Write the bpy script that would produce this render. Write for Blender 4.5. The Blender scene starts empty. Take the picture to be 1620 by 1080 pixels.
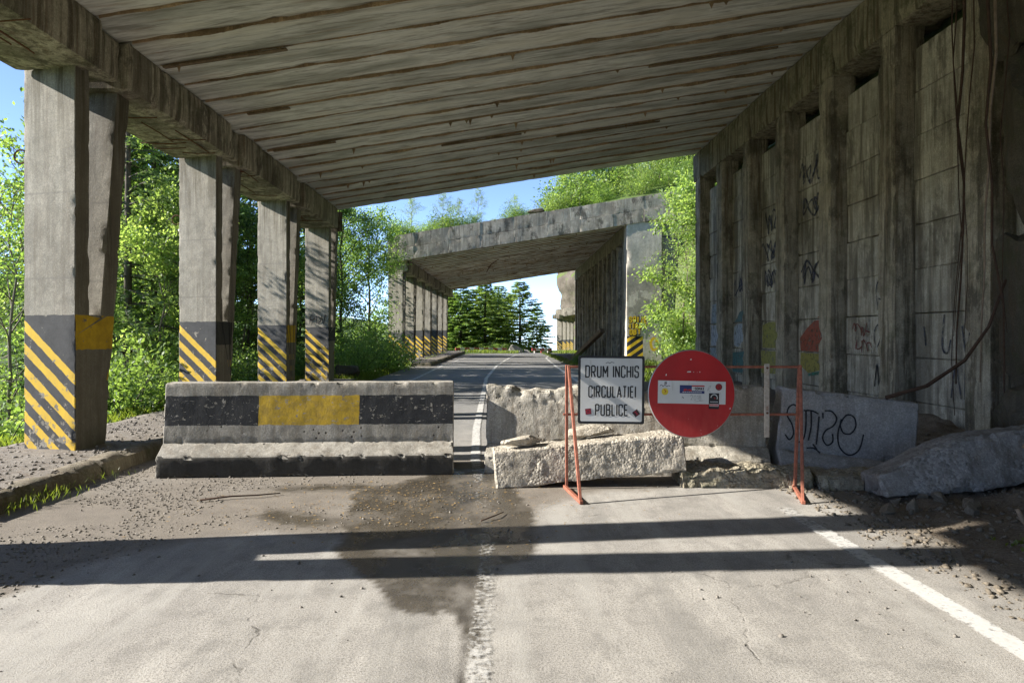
import bpy, bmesh, math, random
import numpy as np
from mathutils import Vector, Matrix, noise as mnoise
random.seed(7); RNG = np.random.default_rng(7)
S = bpy.context.scene
C = S.collection

# ------------------------------------------------------------------ camera, world, sun, exposure
cam_d = bpy.data.cameras.new('camera'); cam = bpy.data.objects.new('camera', cam_d); C.objects.link(cam)
cam_d.lens = 24.0; cam_d.sensor_width = 36.0
cam_d.shift_x = 22/1620; cam_d.shift_y = -10/1620
cam_d.clip_start = 0.05; cam_d.clip_end = 3000
cam.location = (0, 0, 1.65); cam.rotation_euler = (math.radians(90), 0, 0)
S.camera = cam
SUN_DIR = Vector((1.0, 0.06, -0.53)).normalized()
W = bpy.data.worlds.new('World'); S.world = W; W.use_nodes = True
wn = W.node_tree; bg = wn.nodes['Background']
sky = wn.nodes.new('ShaderNodeTexSky'); sky.sky_type = 'NISHITA'; sky.sun_disc = False
sky.sun_elevation = math.asin(-SUN_DIR.z)
sky.sun_rotation = math.atan2(-SUN_DIR.x, -SUN_DIR.y)
sky.air_density = 0.3; sky.dust_density = 0.05; sky.ozone_density = 1
wn.links.new(sky.outputs[0], bg.inputs[0]); bg.inputs[1].default_value = 0.13
sun_d = bpy.data.lights.new('sun', 'SUN'); sun_d.energy = 3.3; sun_d.angle = math.radians(0.5)
sun_d.color = (1.0, 0.945, 0.865)
sun = bpy.data.objects.new('sun', sun_d); C.objects.link(sun)
sun.rotation_euler = SUN_DIR.to_track_quat('-Z', 'Y').to_euler(); sun.location = (-30, 0, 30)
vs = S.view_settings; vs.view_transform = 'Standard'; vs.look = 'None'; vs.gamma = 1; vs.exposure = 2.0
S.render.engine = 'CYCLES'
S.cycles.max_bounces = 10; S.cycles.diffuse_bounces = 8; S.cycles.transmission_bounces = 4

# ------------------------------------------------------------------ numpy noise
def _h(ix, iy, iz, seed):
    n = (ix*374761393 + iy*668265263 + iz*2147483647 + seed*1274126177) & 0xFFFFFFFF
    n = ((n ^ (n >> 13))*1274126177) & 0xFFFFFFFF
    return ((n ^ (n >> 16)) & 0xFFFF)/65535.0
def vnoise(P, seed=0):
    P = np.asarray(P, float); i = np.floor(P).astype(np.int64); f = P - i; f = f*f*(3-2*f)
    r = 0
    for dx in (0, 1):
        for dy in (0, 1):
            for dz in (0, 1):
                w = (f[:, 0] if dx else 1-f[:, 0])*(f[:, 1] if dy else 1-f[:, 1])*(f[:, 2] if dz else 1-f[:, 2])
                r = r + w*_h(i[:, 0]+dx, i[:, 1]+dy, i[:, 2]+dz, seed)
    return r*2-1
def fbm(P, seed=0, octv=3, scale=1.0):
    P = np.asarray(P, float)*scale; r = 0; a = 0.55
    for k in range(octv):
        r = r + a*vnoise(P*(2.03**k)+k*17.3, seed+k); a *= .5
    return r
def sstep(a, b, x):
    t = np.clip((x-a)/(b-a), 0, 1); return t*t*(3-2*t)
def fbm2(x, y, seed=0, octv=3, scale=1.0):
    sh = np.broadcast(x, y).shape
    x = np.broadcast_to(x, sh); y = np.broadcast_to(y, sh)
    return fbm(np.stack([x.ravel(), y.ravel(), np.zeros(x.size)], 1), seed, octv, scale).reshape(sh)

# ------------------------------------------------------------------ mesh helpers
def mesh_np(name, V, F, smooth=False, sharp=None):
    """V (n,3); F (m,k) array or list of lists"""
    me = bpy.data.meshes.new(name)
    V = np.asarray(V, np.float32)
    if isinstance(F, np.ndarray):
        m, k = F.shape
        me.vertices.add(len(V)); me.vertices.foreach_set('co', V.ravel())
        me.loops.add(m*k); me.loops.foreach_set('vertex_index', F.astype(np.int32).ravel())
        me.polygons.add(m); me.polygons.foreach_set('loop_start', np.arange(0, m*k, k, dtype=np.int32))
        me.update(calc_edges=True)
    else:
        me.from_pydata(V.tolist(), [], F); me.update()
    if smooth:
        me.polygons.foreach_set('use_smooth', np.ones(len(me.polygons), bool))
        if sharp: me.set_sharp_from_angle(angle=math.radians(sharp))
    return me
def link(name, me, mat=None, parent=None, loc=None, rot=None):
    o = bpy.data.objects.new(name, me); C.objects.link(o)
    if mat is not None and me is not None and hasattr(me, 'materials') and len(me.materials) == 0:
        for m in (mat if isinstance(mat, (list, tuple)) else [mat]): me.materials.append(m)
    if parent is not None: o.parent = parent
    if loc is not None: o.location = loc
    if rot is not None: o.rotation_euler = rot
    return o
def tag(o, label=None, cat=None, group=None, kind=None):
    if label: o['label'] = label
    if cat: o['category'] = cat
    if group: o['group'] = group
    if kind: o['kind'] = kind
    return o
def empty(name, loc, rot=(0, 0, 0), label=None, cat=None, group=None):
    o = bpy.data.objects.new(name, None); C.objects.link(o); o.location = loc; o.rotation_euler = rot
    o.empty_display_size = .2
    return tag(o, label, cat, group)
class MB:
    def __init__(s): s.v = []; s.f = []; s.n = 0
    def add(s, V, F):
        V = np.asarray(V, float); s.v.append(V); s.f += [[i+s.n for i in f] for f in F]; s.n += len(V)
    def box(s, a, b, ch=0.0, M=None):
        V, F = chbox(a, b, ch)
        if M is not None: V = (np.c_[V, np.ones(len(V))] @ np.array(M).T)[:, :3]
        s.add(V, F)
    def tube(s, pts, radii, sides=6, cap=True):
        pts = [Vector(p) for p in pts]
        if not hasattr(radii, '__len__'): radii = [radii]*len(pts)
        V = []; F = []; n = len(pts); up = None
        for i, p in enumerate(pts):
            t = (pts[min(i+1, n-1)]-pts[max(i-1, 0)])
            t = t.normalized() if t.length > 1e-9 else Vector((0, 0, 1))
            if up is None: up = t.orthogonal().normalized()
            up = (up - t*up.dot(t)); up = up.normalized() if up.length > 1e-6 else t.orthogonal().normalized()
            w = t.cross(up)
            for k in range(sides):
                a = 2*math.pi*k/sides; V.append(tuple(p+(up*math.cos(a)+w*math.sin(a))*radii[i]))
        for i in range(n-1):
            for k in range(sides):
                a = i*sides+k; b = i*sides+(k+1) % sides
                F.append([a, b, b+sides, a+sides])
        if cap:
            F.append(list(range(sides))[::-1]); F.append([(n-1)*sides+k for k in range(sides)])
        s.add(V, F)
    def mesh(s, name, smooth=False, sharp=None):
        return mesh_np(name, np.concatenate(s.v), s.f, smooth, sharp)
    def build(s, name, mat, parent=None, smooth=False, sharp=None, **k):
        return link(name, s.mesh(name, smooth, sharp), mat, parent, **k)
def chbox(a, b, ch=0.0):
    a = np.array(a, float); b = np.array(b, float)
    if ch <= 0:
        V = [(x, y, z) for x in (a[0], b[0]) for y in (a[1], b[1]) for z in (a[2], b[2])]
        F = [[0, 1, 3, 2], [4, 6, 7, 5], [0, 4, 5, 1], [2, 3, 7, 6], [0, 2, 6, 4], [1, 5, 7, 3]]
        return np.array(V), F
    bm = bmesh.new(); bmesh.ops.create_cube(bm, size=1)
    for v in bm.verts: v.co = Vector([a[i]+(v.co[i]+.5)*(b[i]-a[i]) for i in range(3)])
    bmesh.ops.bevel(bm, geom=bm.edges[:], offset=ch, segments=1, affect='EDGES')
    bm.verts.index_update()
    V = np.array([v.co[:] for v in bm.verts]); F = [[v.index for v in f.verts] for f in bm.faces]; bm.free()
    return V, F
def resample(poly, step):
    out = []; corner = []
    n = len(poly)
    for i in range(n):
        p = np.array(poly[i], float); q = np.array(poly[(i+1) % n], float); L = np.linalg.norm(q-p)
        m = max(1, int(round(L/step)))
        for k in range(m): out.append(p+(q-p)*k/m); corner.append(k == 0)
    return np.array(out), np.array(corner)
def loft(poly, L, step=.06, axis='x', ch=.012, amp=.006, chip=.03, seed=1, nscale=3.0, chipscale=5.0, shape=None, chip_thr=.15, lstep=None, crisp=32):
    """extrude a closed 2D polygon (a,b) along an axis for L, roughened like old cast concrete; returns a mesh"""
    P, corner = resample(poly, step); n = len(P)
    nx = np.roll(P, -1, 0)-np.roll(P, 1, 0); nx /= np.linalg.norm(nx, axis=1)[:, None]+1e-9
    N = np.stack([nx[:, 1], -nx[:, 0]], 1)
    area = .5*np.sum(P[:, 0]*np.roll(P[:, 1], -1)-np.roll(P[:, 0], -1)*P[:, 1])
    if area < 0: N = -N
    m = max(2, int(round(L/(lstep or step))))
    ts = [0, ch] + [L*k/m for k in range(1, m)] + [L-ch, L]
    V = []; EN = []
    for j, t in enumerate(ts):
        end = j in (0, len(ts)-1)
        Q = P - N*(ch if end else 0)
        d = np.where(corner, ch*.7, 0)[:, None]
        Q = Q - N*d
        V.append(np.c_[np.full(n, t), Q]); 
        e = np.where(corner, 1.0, 0.0) if not end else np.ones(n)
        e2 = np.maximum(e, .5*np.maximum(np.roll(e, 1), np.roll(e, -1)))
        if j in (1, len(ts)-2): e2 = np.maximum(e2, .7)
        EN.append(e2)
    V = np.concatenate(V); EN = np.concatenate(EN)
    NN = np.concatenate([np.c_[np.zeros(n), N]]*len(ts))
    k0 = np.arange(len(ts)) ; tt = np.repeat(k0, n)
    NN[tt == 0, 0] = -1; NN[tt == len(ts)-1, 0] = 1
    NN /= np.linalg.norm(NN, axis=1)[:, None]
    q = V+np.array([seed*13.1, seed*7.7, 0])
    dsp = amp*fbm(q, seed, 4, nscale)
    cp = np.clip(fbm(q, seed+50, 3, chipscale)-chip_thr, 0, 1)*EN*chip*3.0
    if crisp < 30: dsp = dsp - .9*amp*np.abs(fbm(q, seed+70, 4, nscale*2.2)) + .5*amp*fbm(q, seed+80, 4, nscale*6)
    V = V + NN*(dsp-cp)[:, None]
    if shape is not None: V = shape(V)
    F = []
    for j in range(len(ts)-1):
        for i in range(n):
            a = j*n+i; b = j*n+(i+1) % n
            F.append([a, b, b+n, a+n] if area < 0 else [a, a+n, b+n, b])
    c0 = list(range(n)); c1 = [(len(ts)-1)*n+i for i in range(n)]
    if area < 0: F.append(c0[::-1]); F.append(c1)
    else: F.append(c0); F.append(c1[::-1])
    if axis == 'y': V = V[:, [1, 0, 2]]; F = [f[::-1] for f in F]
    if axis == 'z': V = V[:, [1, 2, 0]]
    me = mesh_np('loft', V, F, True, 32)
    bm = bmesh.new(); bm.from_mesh(me); bmesh.ops.recalc_face_normals(bm, faces=bm.faces); bm.to_mesh(me); bm.free()
    me.set_sharp_from_angle(angle=math.radians(crisp))
    return me
def rock_mesh(size, seed, sub=4, cuts=20, amp=.16, flat=.5):
    bm = bmesh.new(); bmesh.ops.create_icosphere(bm, subdivisions=sub, radius=1)
    V = np.array([v.co[:] for v in bm.verts]); F = np.array([[v.index for v in f.verts] for f in bm.faces]); bm.free()
    r = np.random.default_rng(seed)
    for k in range(cuts):
        d = r.normal(size=3); d /= np.linalg.norm(d); h = flat+.25*r.random()
        s = V @ d; V = V - np.outer(np.clip(s-h, 0, None), d)
    V = V*(1+amp*fbm(V+seed*3.3, seed, 3, 1.8)-.25*amp*np.abs(fbm(V+seed, seed+4, 3, 4))+.35*amp*fbm(V+seed, seed+9, 4, 9))[:, None]
    V = V*np.array(size)
    return mesh_np('rock', V, F, True, 14)

# ------------------------------------------------------------------ node helpers
class NT:
    def __init__(s, name):
        s.m = bpy.data.materials.new(name); s.m.use_nodes = True; s.t = s.m.node_tree
        s.b = s.t.nodes['Principled BSDF']; s.out = s.t.nodes['Material Output']
        s._geo = s._tc = s._oi = None
    def n(s, ty, **kw):
        x = s.t.nodes.new(ty)
        for k, v in kw.items(): setattr(x, k, v)
        return x
    def set(s, sock, v):
        if isinstance(v, bpy.types.NodeSocket): s.t.links.new(v, sock)
        elif v is not None:
            if isinstance(v, (tuple, list)) and len(v) == 3 and sock.type == 'RGBA': v = (*v, 1)
            sock.default_value = v
    @property
    def geo(s):
        if not s._geo: s._geo = s.n('ShaderNodeNewGeometry')
        return s._geo
    @property
    def pos(s): return s.geo.outputs['Position']
    @property
    def obj(s):
        if not s._tc: s._tc = s.n('ShaderNodeTexCoord')
        return s._tc.outputs['Object']
    @property
    def oi(s):
        if not s._oi: s._oi = s.n('ShaderNodeObjectInfo')
        return s._oi
    def M(s, op, a, b=None, c=None):
        x = s.n('ShaderNodeMath', operation=op); s.set(x.inputs[0], a)
        if b is not None: s.set(x.inputs[1], b)
        if c is not None: s.set(x.inputs[2], c)
        return x.outputs[0]
    def V(s, op, a, b=None):
        x = s.n('ShaderNodeVectorMath', operation=op); s.set(x.inputs[0], a)
        if b is not None: s.set(x.inputs[1], b)
        return x.outputs[0]
    def mul3(s, v, k): return s.V('MULTIPLY', v, k)
    def add3(s, v, k): return s.V('ADD', v, k)
    def noise(s, vec, scale=5, detail=4, rough=.55, out='Fac', dist=0):
        x = s.n('ShaderNodeTexNoise'); s.set(x.inputs['Vector'], vec); x.inputs['Scale'].default_value = scale
        x.inputs['Detail'].default_value = detail; x.inputs['Roughness'].default_value = rough
        x.inputs['Distortion'].default_value = dist
        return x.outputs[out]
    def vor(s, vec, scale=5, feature='F1', out='Distance', rand=1):
        x = s.n('ShaderNodeTexVoronoi', feature=feature); s.set(x.inputs['Vector'], vec); x.inputs['Scale'].default_value = scale
        x.inputs['Randomness'].default_value = rand
        return x.outputs[out]
    def ramp(s, fac, a, b, lo=0.0, hi=1.0, clamp=True):
        x = s.n('ShaderNodeMapRange'); x.clamp = clamp; s.set(x.inputs[0], fac)
        for i, v in enumerate((a, b, lo, hi)): x.inputs[1+i].default_value = v
        return x.outputs[0]
    def mix(s, f, a, b, mode='MIX'):
        x = s.n('ShaderNodeMix', data_type='RGBA', blend_type=mode); x.clamp_factor = True
        s.set(x.inputs[0], f); s.set(x.inputs[6], a); s.set(x.inputs[7], b); return x.outputs[2]
    def sep(s, v):
        x = s.n('ShaderNodeSeparateXYZ'); s.set(x.inputs[0], v); return x.outputs
    def scalecol(s, col, f):
        x = s.n('ShaderNodeVectorMath', operation='SCALE'); s.set(x.inputs[0], col); s.set(x.inputs['Scale'], f); return x.outputs[0]
    def attr(s, name, out='Fac'):
        x = s.n('ShaderNodeAttribute'); x.attribute_name = name; return x.outputs[out]
    def bump(s, h, strength=.5, dist=.02, prev=None):
        x = s.n('ShaderNodeBump'); x.inputs['Strength'].default_value = strength; x.inputs['Distance'].default_value = dist
        s.set(x.inputs['Height'], h)
        if prev is not None: s.set(x.inputs['Normal'], prev)
        return x.outputs[0]
    def done(s, col, rough=.9, normal=None, spec=.3, metal=0):
        s.set(s.b.inputs['Base Color'], col); s.set(s.b.inputs['Roughness'], rough)
        s.b.inputs['Specular IOR Level'].default_value = spec; s.set(s.b.inputs['Metallic'], metal)
        if normal is not None: s.set(s.b.inputs['Normal'], normal)
        return s.m

def concrete_color(t, base, dark, streak=.6, moss=0, brown=.0, blot=.5, scale=1.0, vert=True, grime=.0, bands=.0):
    p = t.pos
    n1 = t.noise(p, .9*scale, 6, .65); n2 = t.noise(p, 6*scale, 6, .7); n3 = t.noise(p, 55, 4, .7)
    col = t.mix(t.ramp(n1, .38, .64, 0, blot), base, dark)
    col = t.mix(t.ramp(n2, .48, .66, 0, .65), col, tuple(x*.55 for x in base))
    col = t.mix(t.ramp(n2, .46, .30, 0, .5), col, tuple(min(.8, x*1.3) for x in base))
    sv = t.noise(t.mul3(p, (5, 5, .35) if vert else (.3, 6, 6)), 1.6, 6, .66, dist=.3)
    col = t.mix(t.ramp(sv, .50, .60, 0, streak), col, dark)
    sv2 = t.noise(t.add3(t.mul3(p, (7, 7, .3)), (31, 7, 3)), 1.5, 5, .65)
    if brown: col = t.mix(t.ramp(sv2, .52, .61, 0, brown), col, (.10, .058, .026))
    col = t.mix(t.ramp(sv2, .44, .34, 0, .35), col, tuple(min(.8, x*1.5) for x in base))
    if bands:
        bd = t.noise(t.add3(t.mul3(p, (1.5, 1.5, .16)), (5, 2, 8)), 1.3, 5, .6, dist=.25)
        col = t.mix(t.ramp(bd, .50, .57, 0, bands), col, tuple(x*.8 for x in dark))
    if grime:
        gm = t.noise(t.add3(t.mul3(p, (1, 1, .55)), (2, 8, 4)), 1.5, 8, .74)
        col = t.mix(t.ramp(gm, .53, .60, 0, grime), col, tuple(x*.5 for x in dark))
    if moss: 
        mm = t.noise(t.add3(p, (9, 4, 1)), 2.2, 7, .75)
        col = t.mix(t.ramp(mm, .5, .62, 0, moss), col, (.055, .065, .022))
    col = t.mix(t.ramp(n3, .44, .62, 0, .5), col, tuple(x*.42 for x in base))
    col = t.mix(t.ramp(n3, .44, .34, 0, .3), col, tuple(min(.85, x*1.4) for x in base))
    return col, n2, n3
def mat_concrete(name, base, dark, bump=.5, pits=True, agg=0, **k):
    t = NT(name); col, n2, n3 = concrete_color(t, base, dark, **k)
    h = t.M('ADD', t.M('MULTIPLY', n2, .6), t.M('MULTIPLY', n3, .35))
    if agg:
        vc = t.vor(t.pos, 38, 'F1', 'Color'); vd = t.vor(t.pos, 38, 'F1'); am = t.M('MULTIPLY', t.ramp(t.noise(t.pos, 2.6, 5, .65), .42, .56, 0, agg), 1.0)
        lum = t.sep(vc)[0]; col = t.mix(am, col, t.mix(lum, tuple(x*.38 for x in base), tuple(min(.8, x*1.25) for x in base)))
        h = t.M('SUBTRACT', h, t.M('MULTIPLY', t.M('MULTIPLY', vd, am), 1.1))
    if pits:
        v = t.vor(t.pos, 26, 'F1'); pit = t.M('MULTIPLY', t.ramp(v, .16, .05, 0, 1), t.ramp(t.noise(t.pos, 3, 2), .5, .62, 0, 1))
        h = t.M('SUBTRACT', h, pit); col = t.mix(t.M('MULTIPLY', pit, .7), col, tuple(x*.3 for x in dark))
    return t.done(col, .92, t.bump(h, bump, .02))
YEL = (.62, .40, .025); BLK = (.022, .024, .028)

def mat_pillar():
    t = NT('striped_pillar_concrete')
    col, n2, n3 = concrete_color(t, (.30, .28, .235), (.14, .122, .095), streak=.45, brown=.12, blot=.45, grime=.25)
    o = t.sep(t.obj); x, y, z = o[0], o[1], o[2]
    nrm = t.sep(t.geo.outputs['True Normal'])
    front = t.M('LESS_THAN', nrm[1], -.75)
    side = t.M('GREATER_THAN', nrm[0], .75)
    # darker streaky brown over the bare road-facing sides
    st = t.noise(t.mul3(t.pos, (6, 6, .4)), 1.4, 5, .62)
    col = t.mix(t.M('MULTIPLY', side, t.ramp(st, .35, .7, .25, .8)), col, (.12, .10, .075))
    # rust and black runs below the beam
    topz = t.ramp(z, 3.6, 5.1, 0, 1)
    col = t.mix(t.M('MULTIPLY', t.M('MULTIPLY', topz, .9), t.ramp(st, .46, .6, 0, 1)), col, (.07, .058, .035))
    # cast lines
    for zz in (2.32, 3.42):
        ln = t.ramp(t.M('ABSOLUTE', t.M('SUBTRACT', t.M('ADD', z, t.M('MULTIPLY', n2, .03)), zz)), .018, .008, 0, .45)
        col = t.mix(t.M('MULTIPLY', ln, front), col, (.14, .13, .115))
    wob = t.M('MULTIPLY', t.M('SUBTRACT', t.noise(t.pos, 9, 3), .5), .035)
    zz = t.M('ADD', z, wob)
    low = t.M('LESS_THAN', zz, 1.83)
    ph = t.M('FRACT', t.M('DIVIDE', t.M('ADD', t.M('ADD', zz, t.M('MULTIPLY', x, .86)), .13), .295))
    stripe = t.M('MULTIPLY', t.M('LESS_THAN', ph, .47), t.M('LESS_THAN', t.M('ADD', zz, t.M('MULTIPLY', x, .86)), 1.83))
    sp = t.sep(t.oi.outputs['Color'])
    paintcol = t.mix(stripe, t.mix(t.ramp(n2, .3, .7), BLK, (.05, .052, .056)), t.mix(t.ramp(n2, .35, .75), YEL, (.5, .33, .05)))
    wear = t.noise(t.pos, 7, 6, .72)
    thr = t.ramp(z, .2, 1.25, .47, .36)
    keep = t.M('GREATER_THAN', t.M('SUBTRACT', wear, thr), t.M('MULTIPLY', t.M('SUBTRACT', 1, sp[1]), .16))
    pm = t.M('MULTIPLY', t.M('MULTIPLY', front, low), keep)
    col = t.mix(t.M('MULTIPLY', pm, .94), col, paintcol)
    band = t.M('MULTIPLY', t.M('MULTIPLY', side, low), t.M('GREATER_THAN', zz, 1.38))
    wy = t.M('GREATER_THAN', wear, .38)
    col = t.mix(t.M('MULTIPLY', t.M('MULTIPLY', band, wy), sp[0]), col, t.mix(t.ramp(n2, .35, .7), YEL, (.38, .24, .02)))
    bandk = t.M('MULTIPLY', t.M('MULTIPLY', band, t.M('SUBTRACT', 1, sp[0])), .85)
    col = t.mix(bandk, col, BLK)
    h = t.M('ADD', t.M('MULTIPLY', n2, .6), t.M('MULTIPLY', n3, .3))
    v = t.vor(t.pos, 22); pit = t.M('MULTIPLY', t.ramp(v, .16, .05, 0, 1), t.ramp(t.noise(t.pos, 3, 2), .5, .6, 0, 1))
    h = t.M('SUBTRACT', h, pit)
    h = t.M('ADD', h, t.M('MULTIPLY', pm, .12))
    return t.done(col, .85, t.bump(h, .45, .018))
def mat_barrier():
    t = NT('painted_barrier_concrete')
    col, n2, n3 = concrete_color(t, (.40, .375, .325), (.17, .155, .12), streak=.4, brown=.25, blot=.5, grime=.3)
    o = t.sep(t.obj); x, y, z = o[0], o[1], o[2]
    nrm = t.sep(t.geo.outputs['True Normal'])
    front = t.M('LESS_THAN', nrm[1], -.8)
    v = t.vor(t.pos, 13); hole = t.M('MULTIPLY', t.ramp(v, .2, .13, 0, 1), t.ramp(t.noise(t.mul3(t.pos, (1, 1, 1)), 2.6, 3), .44, .54, 0, 1))
    hole = t.M('MULTIPLY', hole, t.M('MULTIPLY', t.M('LESS_THAN', z, .58), t.M('GREATER_THAN', z, .35)))
    wob = t.M('MULTIPLY', t.M('SUBTRACT', t.noise(t.pos, 8, 4), .5), .03); zz = t.M('ADD', z, wob); xx = t.M('ADD', x, wob)
    band = t.M('MULTIPLY', t.M('GREATER_THAN', zz, .575), t.M('LESS_THAN', zz, .925))
    yel = t.M('MULTIPLY', t.M('GREATER_THAN', xx, 1.10), t.M('LESS_THAN', xx, 2.29))
    wear = t.noise(t.pos, 11, 6, .75)
    wearS = t.noise(t.mul3(t.pos, (.6, 1, 2.2)), 18, 5, .7)
    keep = t.M('MULTIPLY', t.M('GREATER_THAN', wear, .385), t.M('GREATER_THAN', wearS, .37))
    ycol = t.mix(t.ramp(t.noise(t.pos, 14, 5, .7), .42, .62, 0, .65), (.55, .36, .03), (.30, .21, .05))
    pc = t.mix(yel, t.mix(t.ramp(n2, .4, .8), (.02, .022, .026), (.04, .042, .045)), ycol)
    col = t.mix(t.M('MULTIPLY', t.M('MULTIPLY', band, keep), t.M('MULTIPLY', front, .96)), col, pc)
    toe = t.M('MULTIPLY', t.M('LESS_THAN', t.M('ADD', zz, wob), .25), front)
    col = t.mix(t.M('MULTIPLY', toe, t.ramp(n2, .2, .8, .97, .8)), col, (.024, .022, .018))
    col = t.mix(hole, col, (.03, .026, .02))
    h = t.M('ADD', t.M('MULTIPLY', n2, .6), t.M('MULTIPLY', n3, .35)); h = t.M('SUBTRACT', h, t.M('MULTIPLY', hole, 1.5))
    return t.done(col, .9, t.bump(h, .5, .02))
def mat_plank():
    t = NT('board_marked_roof_concrete')
    p = t.add3(t.mul3(t.pos, (1, 1, 1)), t.mul3(t.oi.outputs['Location'], (0, 3.7, 0)))
    g = t.noise(t.mul3(p, (.32, 5.5, 3)), 1.7, 7, .68, dist=.35)
    g2 = t.noise(t.mul3(p, (.8, 22, 10)), 1.5, 5, .65)
    g3 = t.noise(p, 1.1, 4, .6)
    ob = t.sep(t.obj)
    r = t.oi.outputs['Random']
    base = t.mix(r, (.58, .58, .535), (.74, .735, .68))
    col = t.mix(t.ramp(g, .50, .62, 0, .7), base, (.19, .18, .145))
    col = t.mix(t.ramp(g, .45, .36, 0, .6), col, (.68, .64, .55))
    col = t.mix(t.ramp(g2, .52, .64, 0, .5), col, (.22, .195, .15))
    col = t.mix(t.ramp(g3, .52, .72, 0, .4), col, (.27, .275, .23))
    g5 = t.noise(t.add3(t.mul3(p, (.22, 1.6, 1)), (7, 3, 1)), 1.1, 5, .6, dist=.4)
    col = t.mix(t.ramp(g5, .50, .62, 0, .6), col, (.24, .245, .205)); col = t.mix(t.ramp(g5, .46, .36, 0, .55), col, (.70, .67, .57))
    g4 = t.noise(t.add3(t.mul3(p, (.5, 8, 3)), (3, 11, 0)), 1.3, 5, .65)
    col = t.mix(t.ramp(g4, .56, .70, 0, .5), col, (.30, .20, .11))
    ed = t.ramp(t.M('ABSOLUTE', ob[1]), .30, .41, 0, 1)
    col = t.mix(t.M('MULTIPLY', ed, t.ramp(g, .40, .6, .1, .8)), col, (.12, .085, .045))
    h = t.M('ADD', t.M('MULTIPLY', g, .8), t.M('MULTIPLY', g2, .4))
    return t.done(col, .95, t.bump(h, .55, .02), spec=.15)
def mat_flat(name, col, rough=.6, var=.25, scale=20, spec=.4, metal=0, dirt=None):
    t = NT(name); n = t.noise(t.pos, scale, 4, .6)
    c = t.mix(t.ramp(n, .3, .75), tuple(x*(1+var*.3) for x in col), tuple(x*(1-var) for x in col))
    if dirt: c = t.mix(t.ramp(t.noise(t.pos, scale*.35, 6, .7), .52, .68, 0, .8), c, dirt)
    return t.done(c, rough, t.bump(n, .12, .004), spec, metal)
def mat_worn_paint(name, col, cover=.58):
    t = NT(name); n = t.noise(t.pos, 9, 7, .75); n2 = t.noise(t.pos, 40, 3, .6)
    t.done(t.mix(t.ramp(n2, .3, .7), col, tuple(x*.7+.03 for x in col)), .8, None, .2)
    fac = t.ramp(t.M('ADD', n, t.M('MULTIPLY', n2, .15)), 1.0-cover-.06, 1.0-cover+.16, 0, .92)
    tr = t.n('ShaderNodeBsdfTransparent'); mx = t.n('ShaderNodeMixShader'); t.set(mx.inputs[0], fac)
    t.t.links.new(tr.outputs[0], mx.inputs[1]); t.t.links.new(t.b.outputs[0], mx.inputs[2]); t.t.links.new(mx.outputs[0], t.out.inputs[0]); return t.m
def mat_leaf(name, c1, c2, c3, trans=.45, rough=.55):
    t = NT(name); rnd = t.geo.outputs['Random Per Island']
    col = t.mix(t.ramp(rnd, 0, .6), c1, c2); col = t.mix(t.ramp(rnd, .72, 1.0), col, c3)
    cl = t.noise(t.pos, .8, 2); col = t.mix(t.ramp(cl, .38, .68, 0, .55), col, tuple(x*.6 for x in c1))
    orand = t.oi.outputs['Random']
    col = t.scalecol(col, t.ramp(orand, 0, 1, .82, 1.15))
    t.done(col, .42, None, .6)
    tr = t.n('ShaderNodeBsdfTranslucent'); t.set(tr.inputs['Color'], t.mix(1.0, col, (1.55, 1.45, .75), 'MULTIPLY'))
    mx = t.n('ShaderNodeMixShader'); mx.inputs[0].default_value = min(.7, trans+.15)
    t.t.links.new(t.b.outputs[0], mx.inputs[1]); t.t.links.new(tr.outputs[0], mx.inputs[2]); t.t.links.new(mx.outputs[0], t.out.inputs[0])
    return t.m
def mat_bark(name, base=(.10, .085, .065)):
    t = NT(name); n = t.noise(t.mul3(t.pos, (6, 6, 1.2)), 3, 5, .65)
    col = t.mix(t.ramp(n, .35, .7), base, tuple(x*.45 for x in base))
    col = t.mix(t.ramp(t.noise(t.pos, 3, 4), .55, .7, 0, .5), col, (.16, .17, .13))
    return t.done(col, .95, t.bump(n, .6, .02))
def mat_ground():
    t = NT('soil_and_grass'); p = t.pos
    n1 = t.noise(p, .6, 5, .6); n2 = t.noise(p, 8, 5, .7); n3 = t.noise(p, 60, 3, .6)
    soil = t.mix(t.ramp(n2, .3, .7), (.085, .065, .045), (.19, .155, .115))
    soil = t.mix(t.ramp(n3, .45, .7, 0, .6), soil, (.28, .24, .19))
    g = t.mix(t.ramp(n2, .3, .7), (.05, .095, .018), (.11, .17, .03))
    col = t.mix(t.M('MULTIPLY', t.attr('grass'), t.ramp(n1, .2, .55, .6, 1)), soil, g)
    h = t.M('ADD', n2, t.M('MULTIPLY', n3, .5))
    return t.done(col, .95, t.bump(h, .8, .03))
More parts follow.
